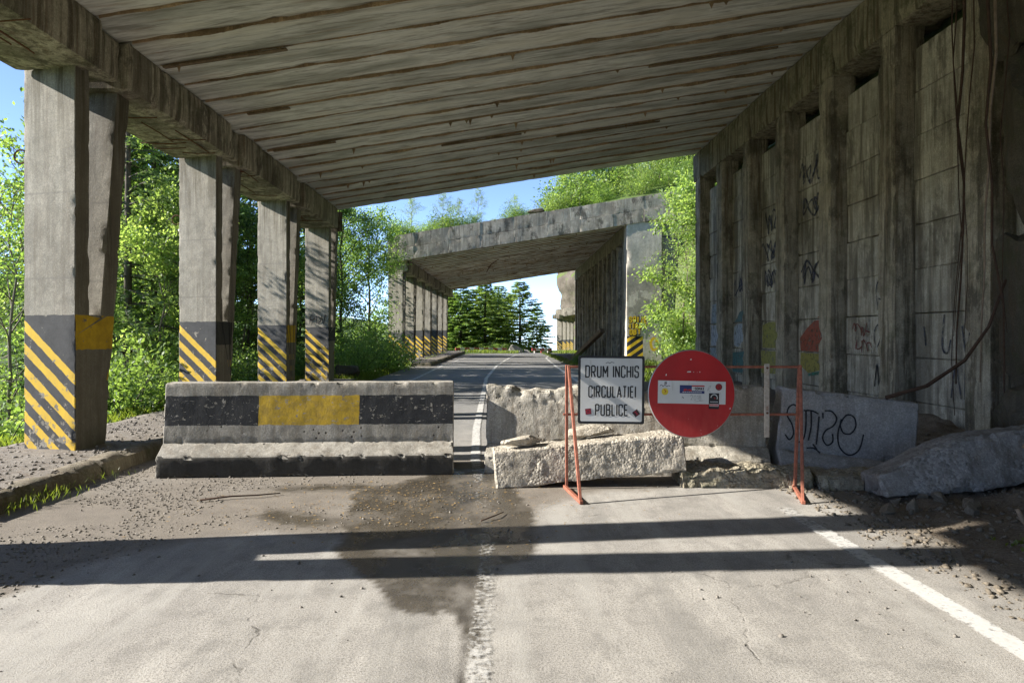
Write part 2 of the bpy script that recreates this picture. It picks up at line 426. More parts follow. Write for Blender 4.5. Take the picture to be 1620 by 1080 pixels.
def mat_road():
    t = NT('bleached_asphalt'); p = t.pos
    n1 = t.noise(p, .55, 4, .6); n2 = t.noise(p, 4, 6, .65); n3 = t.noise(p, 75, 3, .7); n4 = t.noise(p, 240, 2, .6)
    col = t.mix(t.ramp(n1, .3, .7), (.36, .34, .305), (.27, .255, .232))
    col = t.mix(t.ramp(n2, .47, .64, 0, .8), col, (.20, .19, .172))
    col = t.mix(t.ramp(t.noise(t.mul3(p, (1.2, .5, 1)), 2.1, 6, .68), .50, .66, 0, .75), col, (.47, .445, .40))
    col = t.mix(t.ramp(n3, .47, .62, 0, .75), col, (.15, .14, .125))
    col = t.mix(t.ramp(n4, .52, .70, 0, .7), col, (.56, .53, .48))
    st = t.noise(p, 130, 2, .5); col = t.mix(t.ramp(st, .62, .70, 0, .85), col, (.09, .085, .075))
    tw = t.noise(t.add3(t.mul3(p, (2.2, .22, 1)), (4, 9, 2)), 1.2, 5, .65); col = t.mix(t.ramp(tw, .52, .64, 0, .5), col, (.40, .385, .35)); col = t.mix(t.ramp(tw, .44, .34, 0, .45), col, (.20, .192, .175))
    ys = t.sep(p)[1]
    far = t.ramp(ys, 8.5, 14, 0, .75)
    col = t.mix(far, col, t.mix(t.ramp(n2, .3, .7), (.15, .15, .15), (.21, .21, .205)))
    # cracks
    wp = t.add3(p, t.scalecol(t.noise(p, 2.5, 3, .6, out='Color'), .22))
    cr = t.vor(wp, .55, 'DISTANCE_TO_EDGE'); crk = t.M('MULTIPLY', t.ramp(cr, .006, .001, 0, 1), t.ramp(t.noise(p, .9, 2), .46, .56, 0, 1))
    crk = t.M('MULTIPLY', crk, t.ramp(n2, .44, .6, 0, .8))
    col = t.mix(t.M('MULTIPLY', crk, .75), col, (.07, .062, .05))
    dirt = t.attr('dirt'); wet = t.attr('wet'); seam = t.attr('seam')
    dcol = t.mix(t.ramp(n2, .3, .7), (.235, .205, .165), (.15, .13, .105))
    dcol = t.mix(t.ramp(n3, .45, .65, 0, .75), dcol, (.07, .06, .05))
    dcol = t.mix(t.ramp(n4, .55, .7, 0, .8), dcol, (.34, .31, .27))
    col = t.mix(dirt, col, dcol)
    wp2 = t.noise(t.mul3(p, (1, .7, 1)), 1.9, 6, .68)
    wet = t.M('MULTIPLY', wet, t.ramp(wp2, .30, .52, .42, 1))
    wcol = t.mix(t.ramp(n2, .3, .7), (.085, .074, .058), (.05, .045, .037))
    wcol = t.mix(t.ramp(n3, .52, .66, 0, .6), wcol, (.16, .125, .075))
    wcol = t.mix(t.ramp(n4, .6, .72, 0, .5), wcol, (.25, .21, .15))
    col = t.mix(wet, col, wcol)
    col = t.mix(seam, col, (.045, .038, .03))
    h = t.M('ADD', t.M('MULTIPLY', n3, .7), t.M('MULTIPLY', n4, .45)); h = t.M('SUBTRACT', h, crk)
    rough = t.M('SUBTRACT', .92, t.M('MULTIPLY', wet, t.ramp(wp2, .42, .56, .35, .84)))
    return t.done(col, rough, t.bump(h, .5, .010), .4)
def mat_line():
    t = NT('worn_white_road_paint'); p = t.pos
    n = t.noise(p, 22, 6, .75); n2 = t.noise(p, 2.5, 4, .6)
    col = t.mix(t.ramp(n, .4, .7), (.64, .63, .60), (.46, .45, .42))
    t.done(col, .75, t.bump(n, .4, .004))
    wornv = t.attr('worn')
    thr = t.M('ADD', t.M('ADD', t.M('MULTIPLY', wornv, .34), .29), t.M('MULTIPLY', t.M('SUBTRACT', n2, .5), .25))
    fac = t.ramp(t.M('SUBTRACT', n, thr), -.10, .12, 0, .95)
    tr = t.n('ShaderNodeBsdfTransparent'); mx = t.n('ShaderNodeMixShader'); t.set(mx.inputs[0], fac)
    t.t.links.new(tr.outputs[0], mx.inputs[1]); t.t.links.new(t.b.outputs[0], mx.inputs[2]); t.t.links.new(mx.outputs[0], t.out.inputs[0])
    return t.m
def mat_pier():
    t = NT('peeling_pier_plaster')
    col, n2, n3 = concrete_color(t, (.54, .50, .42), (.34, .31, .255), streak=.3, blot=.5)
    o = t.sep(t.obj); x, z = o[0], o[2]
    pn = t.noise(t.add3(t.pos, (4, 0, 2.6)), .75, 5, .55)
    zone = t.M('MULTIPLY', t.ramp(z, 2.3, 2.7, 0, 1), t.ramp(z, 5.6, 4.8, 0, 1))
    peel = t.M('MULTIPLY', t.M('GREATER_THAN', pn, .47), zone)
    col = t.mix(t.M('MULTIPLY', peel, .85), col, t.mix(t.ramp(n2, .3, .7), (.34, .31, .26), (.20, .18, .15)))
    nrm = t.sep(t.geo.outputs['True Normal']); front = t.M('LESS_THAN', nrm[1], -.75)
    ph = t.M('FRACT', t.M('DIVIDE', t.M('SUBTRACT', z, t.M('MULTIPLY', x, .7)), .42))
    low = t.M('MULTIPLY', t.M('MULTIPLY', front, t.M('LESS_THAN', z, 1.62)), t.M('LESS_THAN', x, .86))
    col = t.mix(low, col, t.mix(t.M('LESS_THAN', ph, .45), BLK, YEL))
    h = t.M('SUBTRACT', t.M('ADD', t.M('MULTIPLY', n2, .5), t.M('MULTIPLY', n3, .25)), t.M('MULTIPLY', peel, 1.6))
    return t.done(col, .92, t.bump(h, .7, .03))
def mat_cliff():
    t = NT('cliff_rock'); p = t.pos
    n1 = t.noise(t.mul3(p, (1, 1, .45)), .35, 7, .65, dist=.6); n2 = t.noise(p, 2.2, 6, .7)
    col = t.mix(t.ramp(n1, .35, .7), (.145, .125, .098), (.06, .05, .038))
    col = t.mix(t.ramp(n2, .5, .7, 0, .6), col, (.15, .13, .105))
    nz = t.sep(t.geo.outputs['Normal'])[2]
    gr = t.M('MULTIPLY', t.ramp(t.noise(p, .5, 4, .6), .50, .58, 0, 1), t.ramp(nz, .25, .5, .15, 1))
    col = t.mix(gr, col, (.10, .14, .035))
    return t.done(col, .95, t.bump(t.M('ADD', n1, t.M('MULTIPLY', n2, .5)), 1, .25))
def mat_sign_white():
    t = NT('white_sign_face'); n = t.noise(t.pos, 3, 4); f = t.noise(t.mul3(t.pos, (1, 1, .2)), 30, 4, .7)
    col = t.mix(t.ramp(n, .3, .7), (.66, .665, .65), (.56, .56, .54)); col = t.mix(t.ramp(f, .6, .72, 0, .35), col, (.36, .34, .30))
    return t.done(col, .5, None, .4)
def mat_sign_red():
    t = NT('faded_red_sign_face'); n = t.noise(t.pos, 2.4, 4)
    col = t.mix(t.ramp(n, .3, .7), (.47, .016, .020), (.33, .010, .014)); fz = t.M('MULTIPLY', t.ramp(t.sep(t.obj)[2], .1, -.42, 0, .55), t.ramp(t.noise(t.mul3(t.pos, (1, 1, .3)), 12, 5, .65), .35, .65, .3, 1)); col = t.mix(fz, col, (.52, .075, .065)); col = t.mix(t.ramp(t.noise(t.pos, 16, 6, .75), .56, .70, 0, .35), col, (.22, .03, .025))
    sc = t.noise(t.mul3(t.pos, (1, 1, .35)), 38, 5, .75)
    zl = t.ramp(t.sep(t.obj)[2], -.05, -.4, 0, .07)
    col = t.mix(t.M('MULTIPLY', t.M('GREATER_THAN', t.M('ADD', sc, zl), .735), .8), col, (.62, .45, .42))
    return t.done(col, .42, None, .4)

MAT = {}
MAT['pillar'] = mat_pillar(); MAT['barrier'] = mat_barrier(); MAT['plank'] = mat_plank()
MAT['beam'] = mat_concrete('stained_beam_concrete', (.50, .45, .355), (.07, .055, .035), grime=.8, bands=.6, streak=.85, moss=.4, brown=.6, blot=.6)
MAT['rbeam'] = mat_concrete('mossy_beam_concrete', (.36, .32, .22), (.05, .04, .022), streak=.85, moss=.75, brown=.6, blot=.6)
MAT['column'] = mat_concrete('damp_column_concrete', (.46, .405, .30), (.055, .045, .03), grime=.7, streak=.8, moss=.45, brown=.5, blot=.6)
MAT['panel'] = mat_concrete('retaining_panel_concrete', (.60, .555, .45), (.10, .085, .06), streak=.55, moss=.15, brown=.35, blot=.5, grime=.6, bands=.75)
MAT['block'] = mat_concrete('rough_block_concrete', (.46, .43, .365), (.22, .20, .155), streak=.25, moss=.2, brown=.15, bump=.8)
MAT['slab'] = mat_concrete('bright_broken_concrete', (.50, .455, .375), (.27, .23, .165), streak=.2, brown=.3, bump=1.0, agg=.7, grime=.4)
MAT['greyslab'] = mat_concrete('fallen_grey_concrete', (.36, .345, .33), (.20, .19, .175), streak=.3, bump=.5, blot=.5)
MAT['stainslab'] = mat_concrete('stained_fallen_concrete', (.30, .285, .27), (.10, .09, .075), streak=.4, bump=.9, blot=.7, grime=.6, brown=.3, agg=.5)
MAT['mossblock'] = mat_concrete('dirty_toe_concrete', (.36, .32, .24), (.13, .11, .07), streak=.3, moss=.6, brown=.35, bump=1, agg=.7)
MAT['fascia'] = mat_concrete('weathered_fascia_concrete', (.60, .53, .42), (.13, .11, .08), grime=.9, bands=.25, streak=.5, moss=.15, blot=.7)
MAT['pier'] = mat_pier()
MAT['roughwall'] = mat_concrete('rough_wall_concrete', (.30, .28, .245), (.14, .125, .10), streak=.3, moss=.3, bump=1.0)
MAT['kerb'] = mat_concrete('mossy_kerb_concrete', (.27, .235, .175), (.09, .075, .05), streak=.4, moss=.55, brown=.4, bump=1)
MAT['pave'] = mat_concrete('gritty_pavement', (.25, .225, .19), (.12, .10, .08), streak=.2, brown=.4, bump=1)
MAT['seam'] = mat_concrete('brown_joint_filler', (.44, .31, .18), (.10, .07, .04), streak=.3, bump=1, pits=False, vert=False, grime=.5, blot=.8)
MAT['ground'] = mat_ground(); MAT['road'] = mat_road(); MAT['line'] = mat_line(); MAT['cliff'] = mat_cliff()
MAT['stone'] = mat_concrete('grey_stone', (.33, .31, .28), (.16, .15, .13), streak=.1, bump=.6, pits=False)
MAT['darkrock'] = mat_concrete('wet_dark_rock', (.10, .085, .06), (.03, .026, .018), streak=.3, moss=.5, brown=.4, bump=1)
MAT['redsteel'] = mat_flat('rusty_red_steel', (.33, .115, .07), .75, .5, 25, dirt=(.15, .06, .03))
MAT['rustwhite'] = mat_flat('rust_spotted_white_steel', (.46, .40, .33), .7, .3, 30, dirt=(.22, .085, .035))
MAT['rust'] = mat_flat('rusted_rebar', (.13, .055, .028), .85, .4, 40)
MAT['signwhite'] = mat_sign_white(); MAT['signred'] = mat_sign_red()
MAT['black'] = mat_flat('black_sign_paint', (.02, .02, .022), .5, .3)
MAT['greymetal'] = mat_flat('galvanised_sign_back', (.42, .42, .41), .45, .2, metal=.6)
MAT['spray'] = mat_flat('black_spray_paint', (.018, .018, .022), .7, .3)
MAT['sprayblue'] = mat_worn_paint('dark_blue_spray_paint', (.055, .058, .085), .55)
MAT['sprayred'] = mat_worn_paint('dark_red_spray_paint', (.20, .045, .04), .62)
MAT['sprayyellow'] = mat_flat('yellow_spray_paint', (.68, .44, .02), .6, .2)
MAT['pencil'] = mat_flat('grey_marker_ink', (.30, .30, .29), .7, .2)
MAT['timber'] = mat_concrete('weathered_brown_beam', (.22, .16, .10), (.09, .065, .04), streak=.5, bump=.6, pits=False)
MAT['bark'] = mat_bark('rough_bark'); MAT['barkpale'] = mat_bark('pale_bark', (.22, .19, .15))
MAT['root'] = mat_flat('dry_root', (.27, .20, .14), .9, .4, 18, spec=.2)
MAT['rootdark'] = mat_flat('dark_root', (.075, .045, .03), .9, .4, 18, spec=.2)
MAT['leaf'] = mat_leaf('fresh_leaves', (0.144, 0.248, 0.068), (0.222, 0.352, 0.105), (0.327, 0.462, 0.165))
MAT['leafpale'] = mat_leaf('pale_spring_leaves', (0.193, 0.297, 0.098), (0.289, 0.419, 0.150), (0.385, 0.517, 0.225), .5)
MAT['leafdark'] = mat_leaf('deep_green_leaves', (0.106, 0.187, 0.060), (0.155, 0.259, 0.083), (0.241, 0.364, 0.128), .48)
MAT['needle'] = mat_leaf('spruce_needles', (0.082, 0.144, 0.068), (0.125, 0.204, 0.090), (0.203, 0.297, 0.128), .42)
MAT['larch'] = mat_leaf('light_conifer_needles', (0.115, 0.199, 0.068), (0.174, 0.275, 0.090), (0.251, 0.375, 0.128), .42)
MAT['grass'] = mat_leaf('grass_blades', (.11, .17, .03), (.17, .24, .045), (.27, .31, .08), .45)
MAT['dirtstone'] = mat_concrete('soil_covered_stones', (.19, .16, .12), (.08, .065, .045), streak=.1, pits=False, bump=.4, scale=3)
MAT['gravel'] = mat_concrete('gravel_stones', (.27, .245, .21), (.11, .095, .078), streak=.1, pits=False, bump=.3, scale=3)

# ------------------------------------------------------------------ setting: terrain, road, pavement
CX = np.array([-40, 28, 36, 45, 55, 66, 75, 90, 108, 125, 160, 400]); CV = np.array([0, 0, .25, .6, 1.3, 3.0, 5.6, 11.0, 19, 29, 50, 190])
def cs(y): return np.interp(y, CX, CV)
def ground_h(x, y):
    x = np.asarray(x, float); y = np.asarray(y, float); u = x-cs(y)
    nz = fbm2(x, y, 3, 4, .35); nf = fbm2(x, y, 5, 4, 2.2); nb = fbm2(x, y, 8, 3, .03)
    base = -.03-.035*np.clip(y-60, 0, 60)*.6
    z = np.full(np.broadcast(x, y).shape, 0.0)+base
    in2 = sstep(35.6, 36.0, y)*(1-sstep(65.5, 66.5, y)); in1 = 1-sstep(22.3, 22.7, y)
    gap = sstep(22.6, 23.2, y)*(1-sstep(36.4, 36.9, y))
    lw = np.clip(-u-4.6, 0, None)
    lz = np.where(u < -4.6, np.minimum(.10, .2*lw), 0) + np.where(u < -6.6, -.03-.42*np.clip(-u-7.2, 0, 14)+.25*nz*np.clip(-u-6.6, 0, 2), 0)
    lz = lz - .12*np.clip(-u-30, 0, 60) + np.clip(-u-130, 0, 300)*.16
    z = z + np.where(u < 0, lz, 0) + np.where((u < -5), .03*nf, 0)
    r1 = np.clip(u-3.25+.35*nz, 0, None)
    mound = np.minimum(.085*r1+.05*r1*np.clip(nf+.2, 0, 1)+.03*np.clip(nf, 0, 1), .55)*np.where(r1 > 0, 1, 0)
    wallz = np.where(u > 7.3, 6.9+(u-7.3)*.65+.8*nz, mound)
    gapz = np.where(u > 4.0, .06*(u-4.0), 0)+np.clip(u-9.6, 0, None)*1.25*(1+.25*nz)+.06*nf*(u > 4)
    farz = np.clip(u-7, 0, 60)*1.1*(1+.3*nz)
    rz = in1*wallz + gap*gapz + in2*np.where(u > 9.3, 6.9+(u-9.3)*.75+.8*nz, .05*np.clip(u-3.6, 0, 2)) + (1-np.clip(in1+gap+in2, 0, 1))*farz
    rz = np.minimum(rz, 45+10*nb)
    z = z + np.where(u > 0, rz, 0)
    back = (1-sstep(-30, -10, y))
    return z + 2*nb*sstep(80, 200, np.hypot(x, y))
xs = np.unique(np.round(np.concatenate([np.arange(-7.6, -4.4, .16), np.arange(-4.4, 3, .8), np.arange(3, 7.6, .07), np.arange(7.6, 20, .5), np.arange(20, 60, 2), np.arange(60, 700, 40),
    -np.arange(7.6, 24, .6), -np.arange(24, 80, 3), -np.arange(80, 700, 35)]), 3))
ys = np.unique(np.round(np.concatenate([np.arange(-40, 3, 1.5), np.arange(3, 12, .08), np.arange(12, 24, .35), [22.3, 22.5, 22.7], np.arange(24, 70, .6), np.arange(70, 130, 2), np.arange(130, 700, 40), -np.arange(40, 700, 40)]), 3))
XX, YY = np.meshgrid(xs, ys); ZZ = ground_h(XX, YY)
nx, ny = len(xs), len(ys)
idx = np.arange(nx*ny).reshape(ny, nx)
F = np.stack([idx[:-1, :-1], idx[:-1, 1:], idx[1:, 1:], idx[1:, :-1]], -1).reshape(-1, 4)
gme = mesh_np('ground', np.stack([XX, YY, ZZ], -1).reshape(-1, 3), F, True)
U = (XX-cs(YY)).ravel(); Yf = YY.ravel()
gr = np.where(U < -6.9, 1.0, 0.0)
gr = np.maximum(gr, np.where((U < -4.7) & (Yf > 23), 1, 0))
gr = np.maximum(gr, np.where((U > 4.2) & (Yf > 22.8) & (Yf < 36), .8, 0))
gr = np.maximum(gr, np.where((U > 7.2), .75, 0)); gr = np.maximum(gr, np.where((Yf > 66) & (np.abs(U) > 4.2), .9, 0))
a = gme.attributes.new('grass', 'FLOAT', 'POINT'); a.data.foreach_set('value', gr.astype(np.float32))
link('ground', gme, MAT['ground'])['kind'] = 'structure'

def pip(px, py, poly):
    poly = np.array(poly); inside = np.zeros(px.shape, bool); j = len(poly)-1
    for i in range(len(poly)):
        xi, yi = poly[i]; xj, yj = poly[j]
        c = ((yi > py) != (yj > py)) & (px < (xj-xi)*(py-yi)/(yj-yi+1e-12)+xi)
        inside ^= c; j = i
    return inside
DIRT = [(-5.2, 3.9), (-3.2, 4.25), (-2.9, 5.05), (-2.35, 5.5), (-2.05, 5.55), (-2.0, 5.75), (-1.75, 5.62), (-1.25, 5.6), (-1.16, 5.2), (-.5, 5.6), (.1, 5.2), (.3, 5.55), (.26, 6.0), (.42, 6.6), (.9, 7.1), (2.0, 7.45), (3.2, 7.4), (3.6, 8.6), (-5.2, 9.5)]
WET = [(-1.28, 5.55), (-1.17, 5.1), (-.98, 4.75), (-.75, 4.4), (-.62, 4.15), (-.42, 3.95), (-.3, 4.1), (-.2, 3.75), (-.12, 3.3), (-.06, 4.2), (-.05, 4.9), (.2, 5.05), (.3, 5.35), (.2, 5.7), (.36, 6.3), (.2, 7.2), (.1, 8.4), (-.6, 8.4), (-1.2, 7.6), (-1.5, 7.0), (-1.3, 6.2)]
WET2 = [(-2.9, 7.55), (-1.4, 7.6), (-1.1, 7.2), (-2.3, 7.15)]; WET3 = [(-2.35, 6.55), (-1.4, 6.3), (-1.0, 6.0), (-1.7, 5.75), (-2.2, 6.1)]
def road_attrs(x, y):
    wx = x+.10*fbm2(x, y, 21, 4, 2.5)+.04*fbm2(x, y, 24, 3, 14); wy = y+.14*fbm2(x, y, 22, 4, 2.5)+.05*fbm2(x, y, 25, 3, 14)
    def soft(poly, r):
        a = 0
        for k in range(8):
            an = k*math.pi/4; a = a+pip(wx+r*math.cos(an), wy+r*1.4*math.sin(an), poly)
        return a/8
    # the old white centre paint stays bare of mud below y = 5 m
    d = soft(DIRT, .06)*(1-.25*np.clip(fbm2(x, y, 31, 3, 1.5), 0, 1)); w = np.clip(soft(WET, .04)+.8*soft(WET2, .12)+.85*soft(WET3, .15), 0, 1)
    d = np.maximum(d, .8*sstep(3.05, 3.45, x+.25*fbm2(x, y, 33, 4, 1.3))*(y < 14))
    d = np.maximum(d, .9*sstep(3.9, 4.5, -x+.25*fbm2(x, y, 35, 4, 1.3))*(y < 24))
    d = np.maximum(d, .55*sstep(3.2, 3.7, np.abs(x-cs(y))+.3*fbm2(x, y, 36, 3, .8))*(y > 14))
    sx = -.17-.02*(y-3)+.02*fbm2(x, y, 41, 4, 3)
    sm = np.clip(1-np.abs(x-sx)/(.028+.03*np.clip(fbm2(x, y, 42, 3, 2), 0, 1)), 0, 1)*(y < 5.4)*(y > 2.0)
    sm = np.clip(sm*2, 0, 1)*np.clip(.6+fbm2(x, y, 43, 3, 5), 0, 1)
    return d, sstep(.25, .7, w)*.97, sm
Vr = []; Fr = []; base = 0
def road_grid(us, ysr):
    global base
    uu, yy = np.meshgrid(us, ysr); xx = uu+cs(yy)
    zz = -.021*np.clip(yy-60, 0, 60)
    Vr.append(np.stack([xx, yy, zz], -1).reshape(-1, 3)); i = np.arange(uu.size).reshape(uu.shape)+base
    Fr.append(np.stack([i[:-1, :-1], i[:-1, 1:], i[1:, 1:], i[1:, :-1]], -1).reshape(-1, 4)); base += uu.size
road_grid(np.linspace(-4.7, 4.3, 226), np.arange(2.2, 9.81, .04))
road_grid(np.linspace(-4.7, 4.3, 31), np.concatenate([np.arange(9.8, 30, .4), np.arange(30, 150, 1.5)]))
road_grid(np.linspace(-4.7, 4.3, 19), np.arange(-40, 2.21, 2.01)[:22].clip(None, 2.2))
Vr = np.concatenate(Vr); Fr = np.concatenate(Fr)
Vr[:, 2] += .004*fbm(Vr*np.array([1, 1, 0]), 61, 3, 1.2)
rme = mesh_np('road', Vr, Fr, True)
d, w, sm = road_attrs(Vr[:, 0], Vr[:, 1])
for nm, val in (('dirt', d), ('wet', w), ('seam', sm)):
    rme.attributes.new(nm, 'FLOAT', 'POINT').data.foreach_set('value', val.astype(np.float32))
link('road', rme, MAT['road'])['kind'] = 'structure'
def marking(name, pts, w0, worn, seed):
    ysl = np.arange(pts[0][1], pts[-1][1], .08 if pts[-1][1] < 15 else .25)
    xc = np.interp(ysl, [p[1] for p in pts], [p[0] for p in pts])
    V = []; wv = []
    for i in range(7):
        V.append(np.stack([xc+w0*(i/6-.5), ysl, np.full(len(ysl), .009)-.021*np.clip(ysl-60, 0, 60)], -1)); 
        wv.append(np.interp(ysl, worn[0], worn[1])+(.5 if i in (0, 6) else 0)*.6)
    n = len(ysl); V = np.concatenate(V); wv = np.concatenate(wv)
    V[:, 2] += .004*fbm(V*np.array([1, 1, 0]), 61, 3, 1.2)
    i = np.arange(7*n).reshape(7, n); F = np.stack([i[:-1, :-1], i[1:, :-1], i[1:, 1:], i[:-1, 1:]], -1).reshape(-1, 4)
    me = mesh_np(name, V, F); me.attributes.new('worn', 'FLOAT', 'POINT').data.foreach_set('value', wv.astype(np.float32))
    link(name, me, MAT['line'])['kind'] = 'structure'
marking('centre_line', [(-.09, 1), (-.1, 3.2), (-.08, 5.4), (-.3, 9), (-.38, 12), (-.45, 26), (-.1, 36), (.5, 45), (1.35, 56), (3.0, 66)], .135, ([1, 4.8, 5.2, 5.8, 7.6, 9, 60], [.80, .78, .85, 1.05, 1.15, .3, .1]), 1)
marking('edge_line', [(2.72, 1), (2.74, 3.0), (2.73, 5), (2.72, 6.55)], .17, ([1, 3, 5.5, 6.2, 6.6], [.05, .1, .25, .5, .9]), 2)
marking('edge_line', [(2.75, 16), (2.85, 26), (3.05, 36), (3.4, 48), (4.2, 57), (6, 66)], .16, ([10, 40, 66], [.25, .3, .35]), 3)
marking('edge_line', [(-3.0, 13), (-3.15, 24), (-3.0, 36), (-2.6, 45), (-1.9, 55), (-.2, 66)], .15, ([10, 40, 66], [.5, .4, .4]), 4)

# pavement along the valley side with its kerb stones
def pavement(y0, y1, xk, yaw=0, origin=(0, 0)):
    root = empty('pavement', (origin[0], origin[1], 0), (0, 0, yaw)); root['kind'] = 'structure'
    us = np.arange(-7.0, xk-.13, .14); yv = np.arange(y0, y1, .14 if y0 < 15 else .4)
    A, B = np.meshgrid(us, yv); Z = .17+.022*fbm2(A, B, 71, 4, 1.6)+.012*fbm2(A, B, 73, 3, 7)-.3*sstep(-6.55, -7.0, A+.2*fbm2(A, B, 75, 3, .9))
    i = np.arange(A.size).reshape(A.shape); F = np.stack([i[:-1, :-1], i[:-1, 1:], i[1:, 1:], i[1:, :-1]], -1).reshape(-1, 4)
    link('pavement_surface', mesh_np('pavement_surface', np.stack([A, B, Z], -1).reshape(-1, 3), F, True), MAT['pave'], root)
    e = link('kerb_stone', loft([(-.30, -.2), (.02, -.2), (.02, .15), (-.02, .185), (-.30, .18)], -(-6.9-xk)+.0, .08, 'x', .02, .018, .05, seed=79), MAT['kerb'], root); e.location = (-6.9, y0+.02, 0); e.rotation_euler = (0, 0, 0); e.scale = (1, -1, 1)
    k = 0; y = y0; vs_ = [loft([(-.30, -.2), (.04, -.2), (.0, .15), (-.06, .195), (-.30, .19)], 1.96, .07, 'y', .02, .018, .05, seed=80+j, nscale=2.5) for j in range(4)]
    while y < y1-1.9:
        o = link('kerb_stone', vs_[k % 4], MAT['kerb'], root); o.location = (xk+random.uniform(-.02, .02), y, random.uniform(-.02, .01)); o.rotation_euler = (0, 0, random.uniform(-.012, .012))
        y += 2.0; k += 1
    return root
pavement(-6, 23.2, -4.6)
pavement(36.0, 64.5, -4.55, math.radians(-1.1), (.3, 0.0))

# ------------------------------------------------------------------ galleries
SLX0, SLZ0, SLX1, SLZ1 = -5.16, 5.74, 6.45, 7.56
SL = (SLZ1-SLZ0)/(SLX1-SLX0)
def roofz(x): return SLZ0+(x-SLX0)*SL
def pillar_mesh(seed):
    H = 5.09
    poly = [(0, -.05), (.66, -.05), (.90, 1.83), (1.30, H), (.98, H), (.57, 1.84), (.31, 1.84), (.31, H), (0, H)]
    def sh(V):  # front face skewed towards the valley so that it catches more sun
        V = V.copy(); V[:, 1] += np.interp(V[:, 1], [.02, .28], [.30, .11])*(.83-V[:, 0]); return V
    me = loft(poly, .83, .06, 'x', .012, .008, .036, seed, 3.0, 9.5, shape=sh, chip_thr=.12)
    return me
def ragged_seams(ys_joint, x0, x1, seed, step=.04, wid=.021, drop=.038):
    r = np.random.default_rng(seed); V = []; F = []; b = 0
    for yj in ys_joint:
        x = np.arange(x0, x1, step); n = len(x)
        q = np.stack([x, np.full(n, yj*9.1), np.zeros(n)], 1)
        wv = wid*(.35+1.5*np.clip(fbm(q, seed, 4, .8)+.2, 0, 1.2)); dv = drop*np.clip(.25+1.3*fbm(q, seed+4, 3, 1.6), .05, 1.2)
        dv = dv + np.where(r.random(n) > .985, r.random(n)*.15, 0)*(fbm(q, seed+2, 2, .5) > -.1)
        off = .02*fbm(q, seed+8, 3, 2)
        zt = roofz(x)+.05; zb = roofz(x)-dv
        ring = [np.stack([x, yj+off-wv, zt], 1), np.stack([x, yj+off-wv*.8, zb+dv*.55], 1), np.stack([x, yj+off+.012*r.standard_normal(n)*.5, zb], 1), np.stack([x, yj+off+wv*.8, zb+dv*.5], 1), np.stack([x, yj+off+wv, zt], 1)]
        V.append(np.stack(ring, 1).reshape(-1, 3)); i = np.arange(n*5).reshape(n, 5)+b
        F.append(np.stack([i[:-1, :-1], i[:-1, 1:], i[1:, 1:], i[1:, :-1]], -1).reshape(-1, 4)); b += n*5
    return mesh_np('joint_moss', np.concatenate(V), np.concatenate(F), False)
PILLARS = [pillar_mesh(s) for s in (3, 11, 27)]
PLW = .80
PLANKS = [loft([(-.39, 0), (.39, 0), (.39, .2), (-.39, .2)], 13.6, .098, 'x', .008, .012, .02, 40+s*7, 1.2, 7.0, lstep=.2) for s in range(4)]
BEAM = [loft([(0, 0), (1.13, 0), (1.13, .655), (0, .655)], 3.69, .09, 'y', .02, .014, .06, 50+s, 2.2, 4.0) for s in range(3)]
JOINTB = loft([(0, 0), (.93, 0), (.93, .55), (0, .55)], .66, .07, 'y', .02, .035, .12, 57, 3.0, 4.0)
RBEAM = [loft([(0, 0), (.8, 0), (.8, .885), (0, .885)], 4.30, .10, 'y', .02, .014, .06, 60+s, 2.2, 4.0) for s in range(3)]
COLUMN = [loft([(0, 0), (.5, 0), (.5, .5), (0, .5)], 6.68, .08, 'z', .015, .012, .055, 65+s, 2.5, 4.5) for s in range(3)]
PANEL = [loft([(0, .004), (1.62, .004), (1.62, .712), (0, .712)], .22, .09, 'x', .014, .006, .035, 70+s, 2.5, 4.5) for s in range(4)]
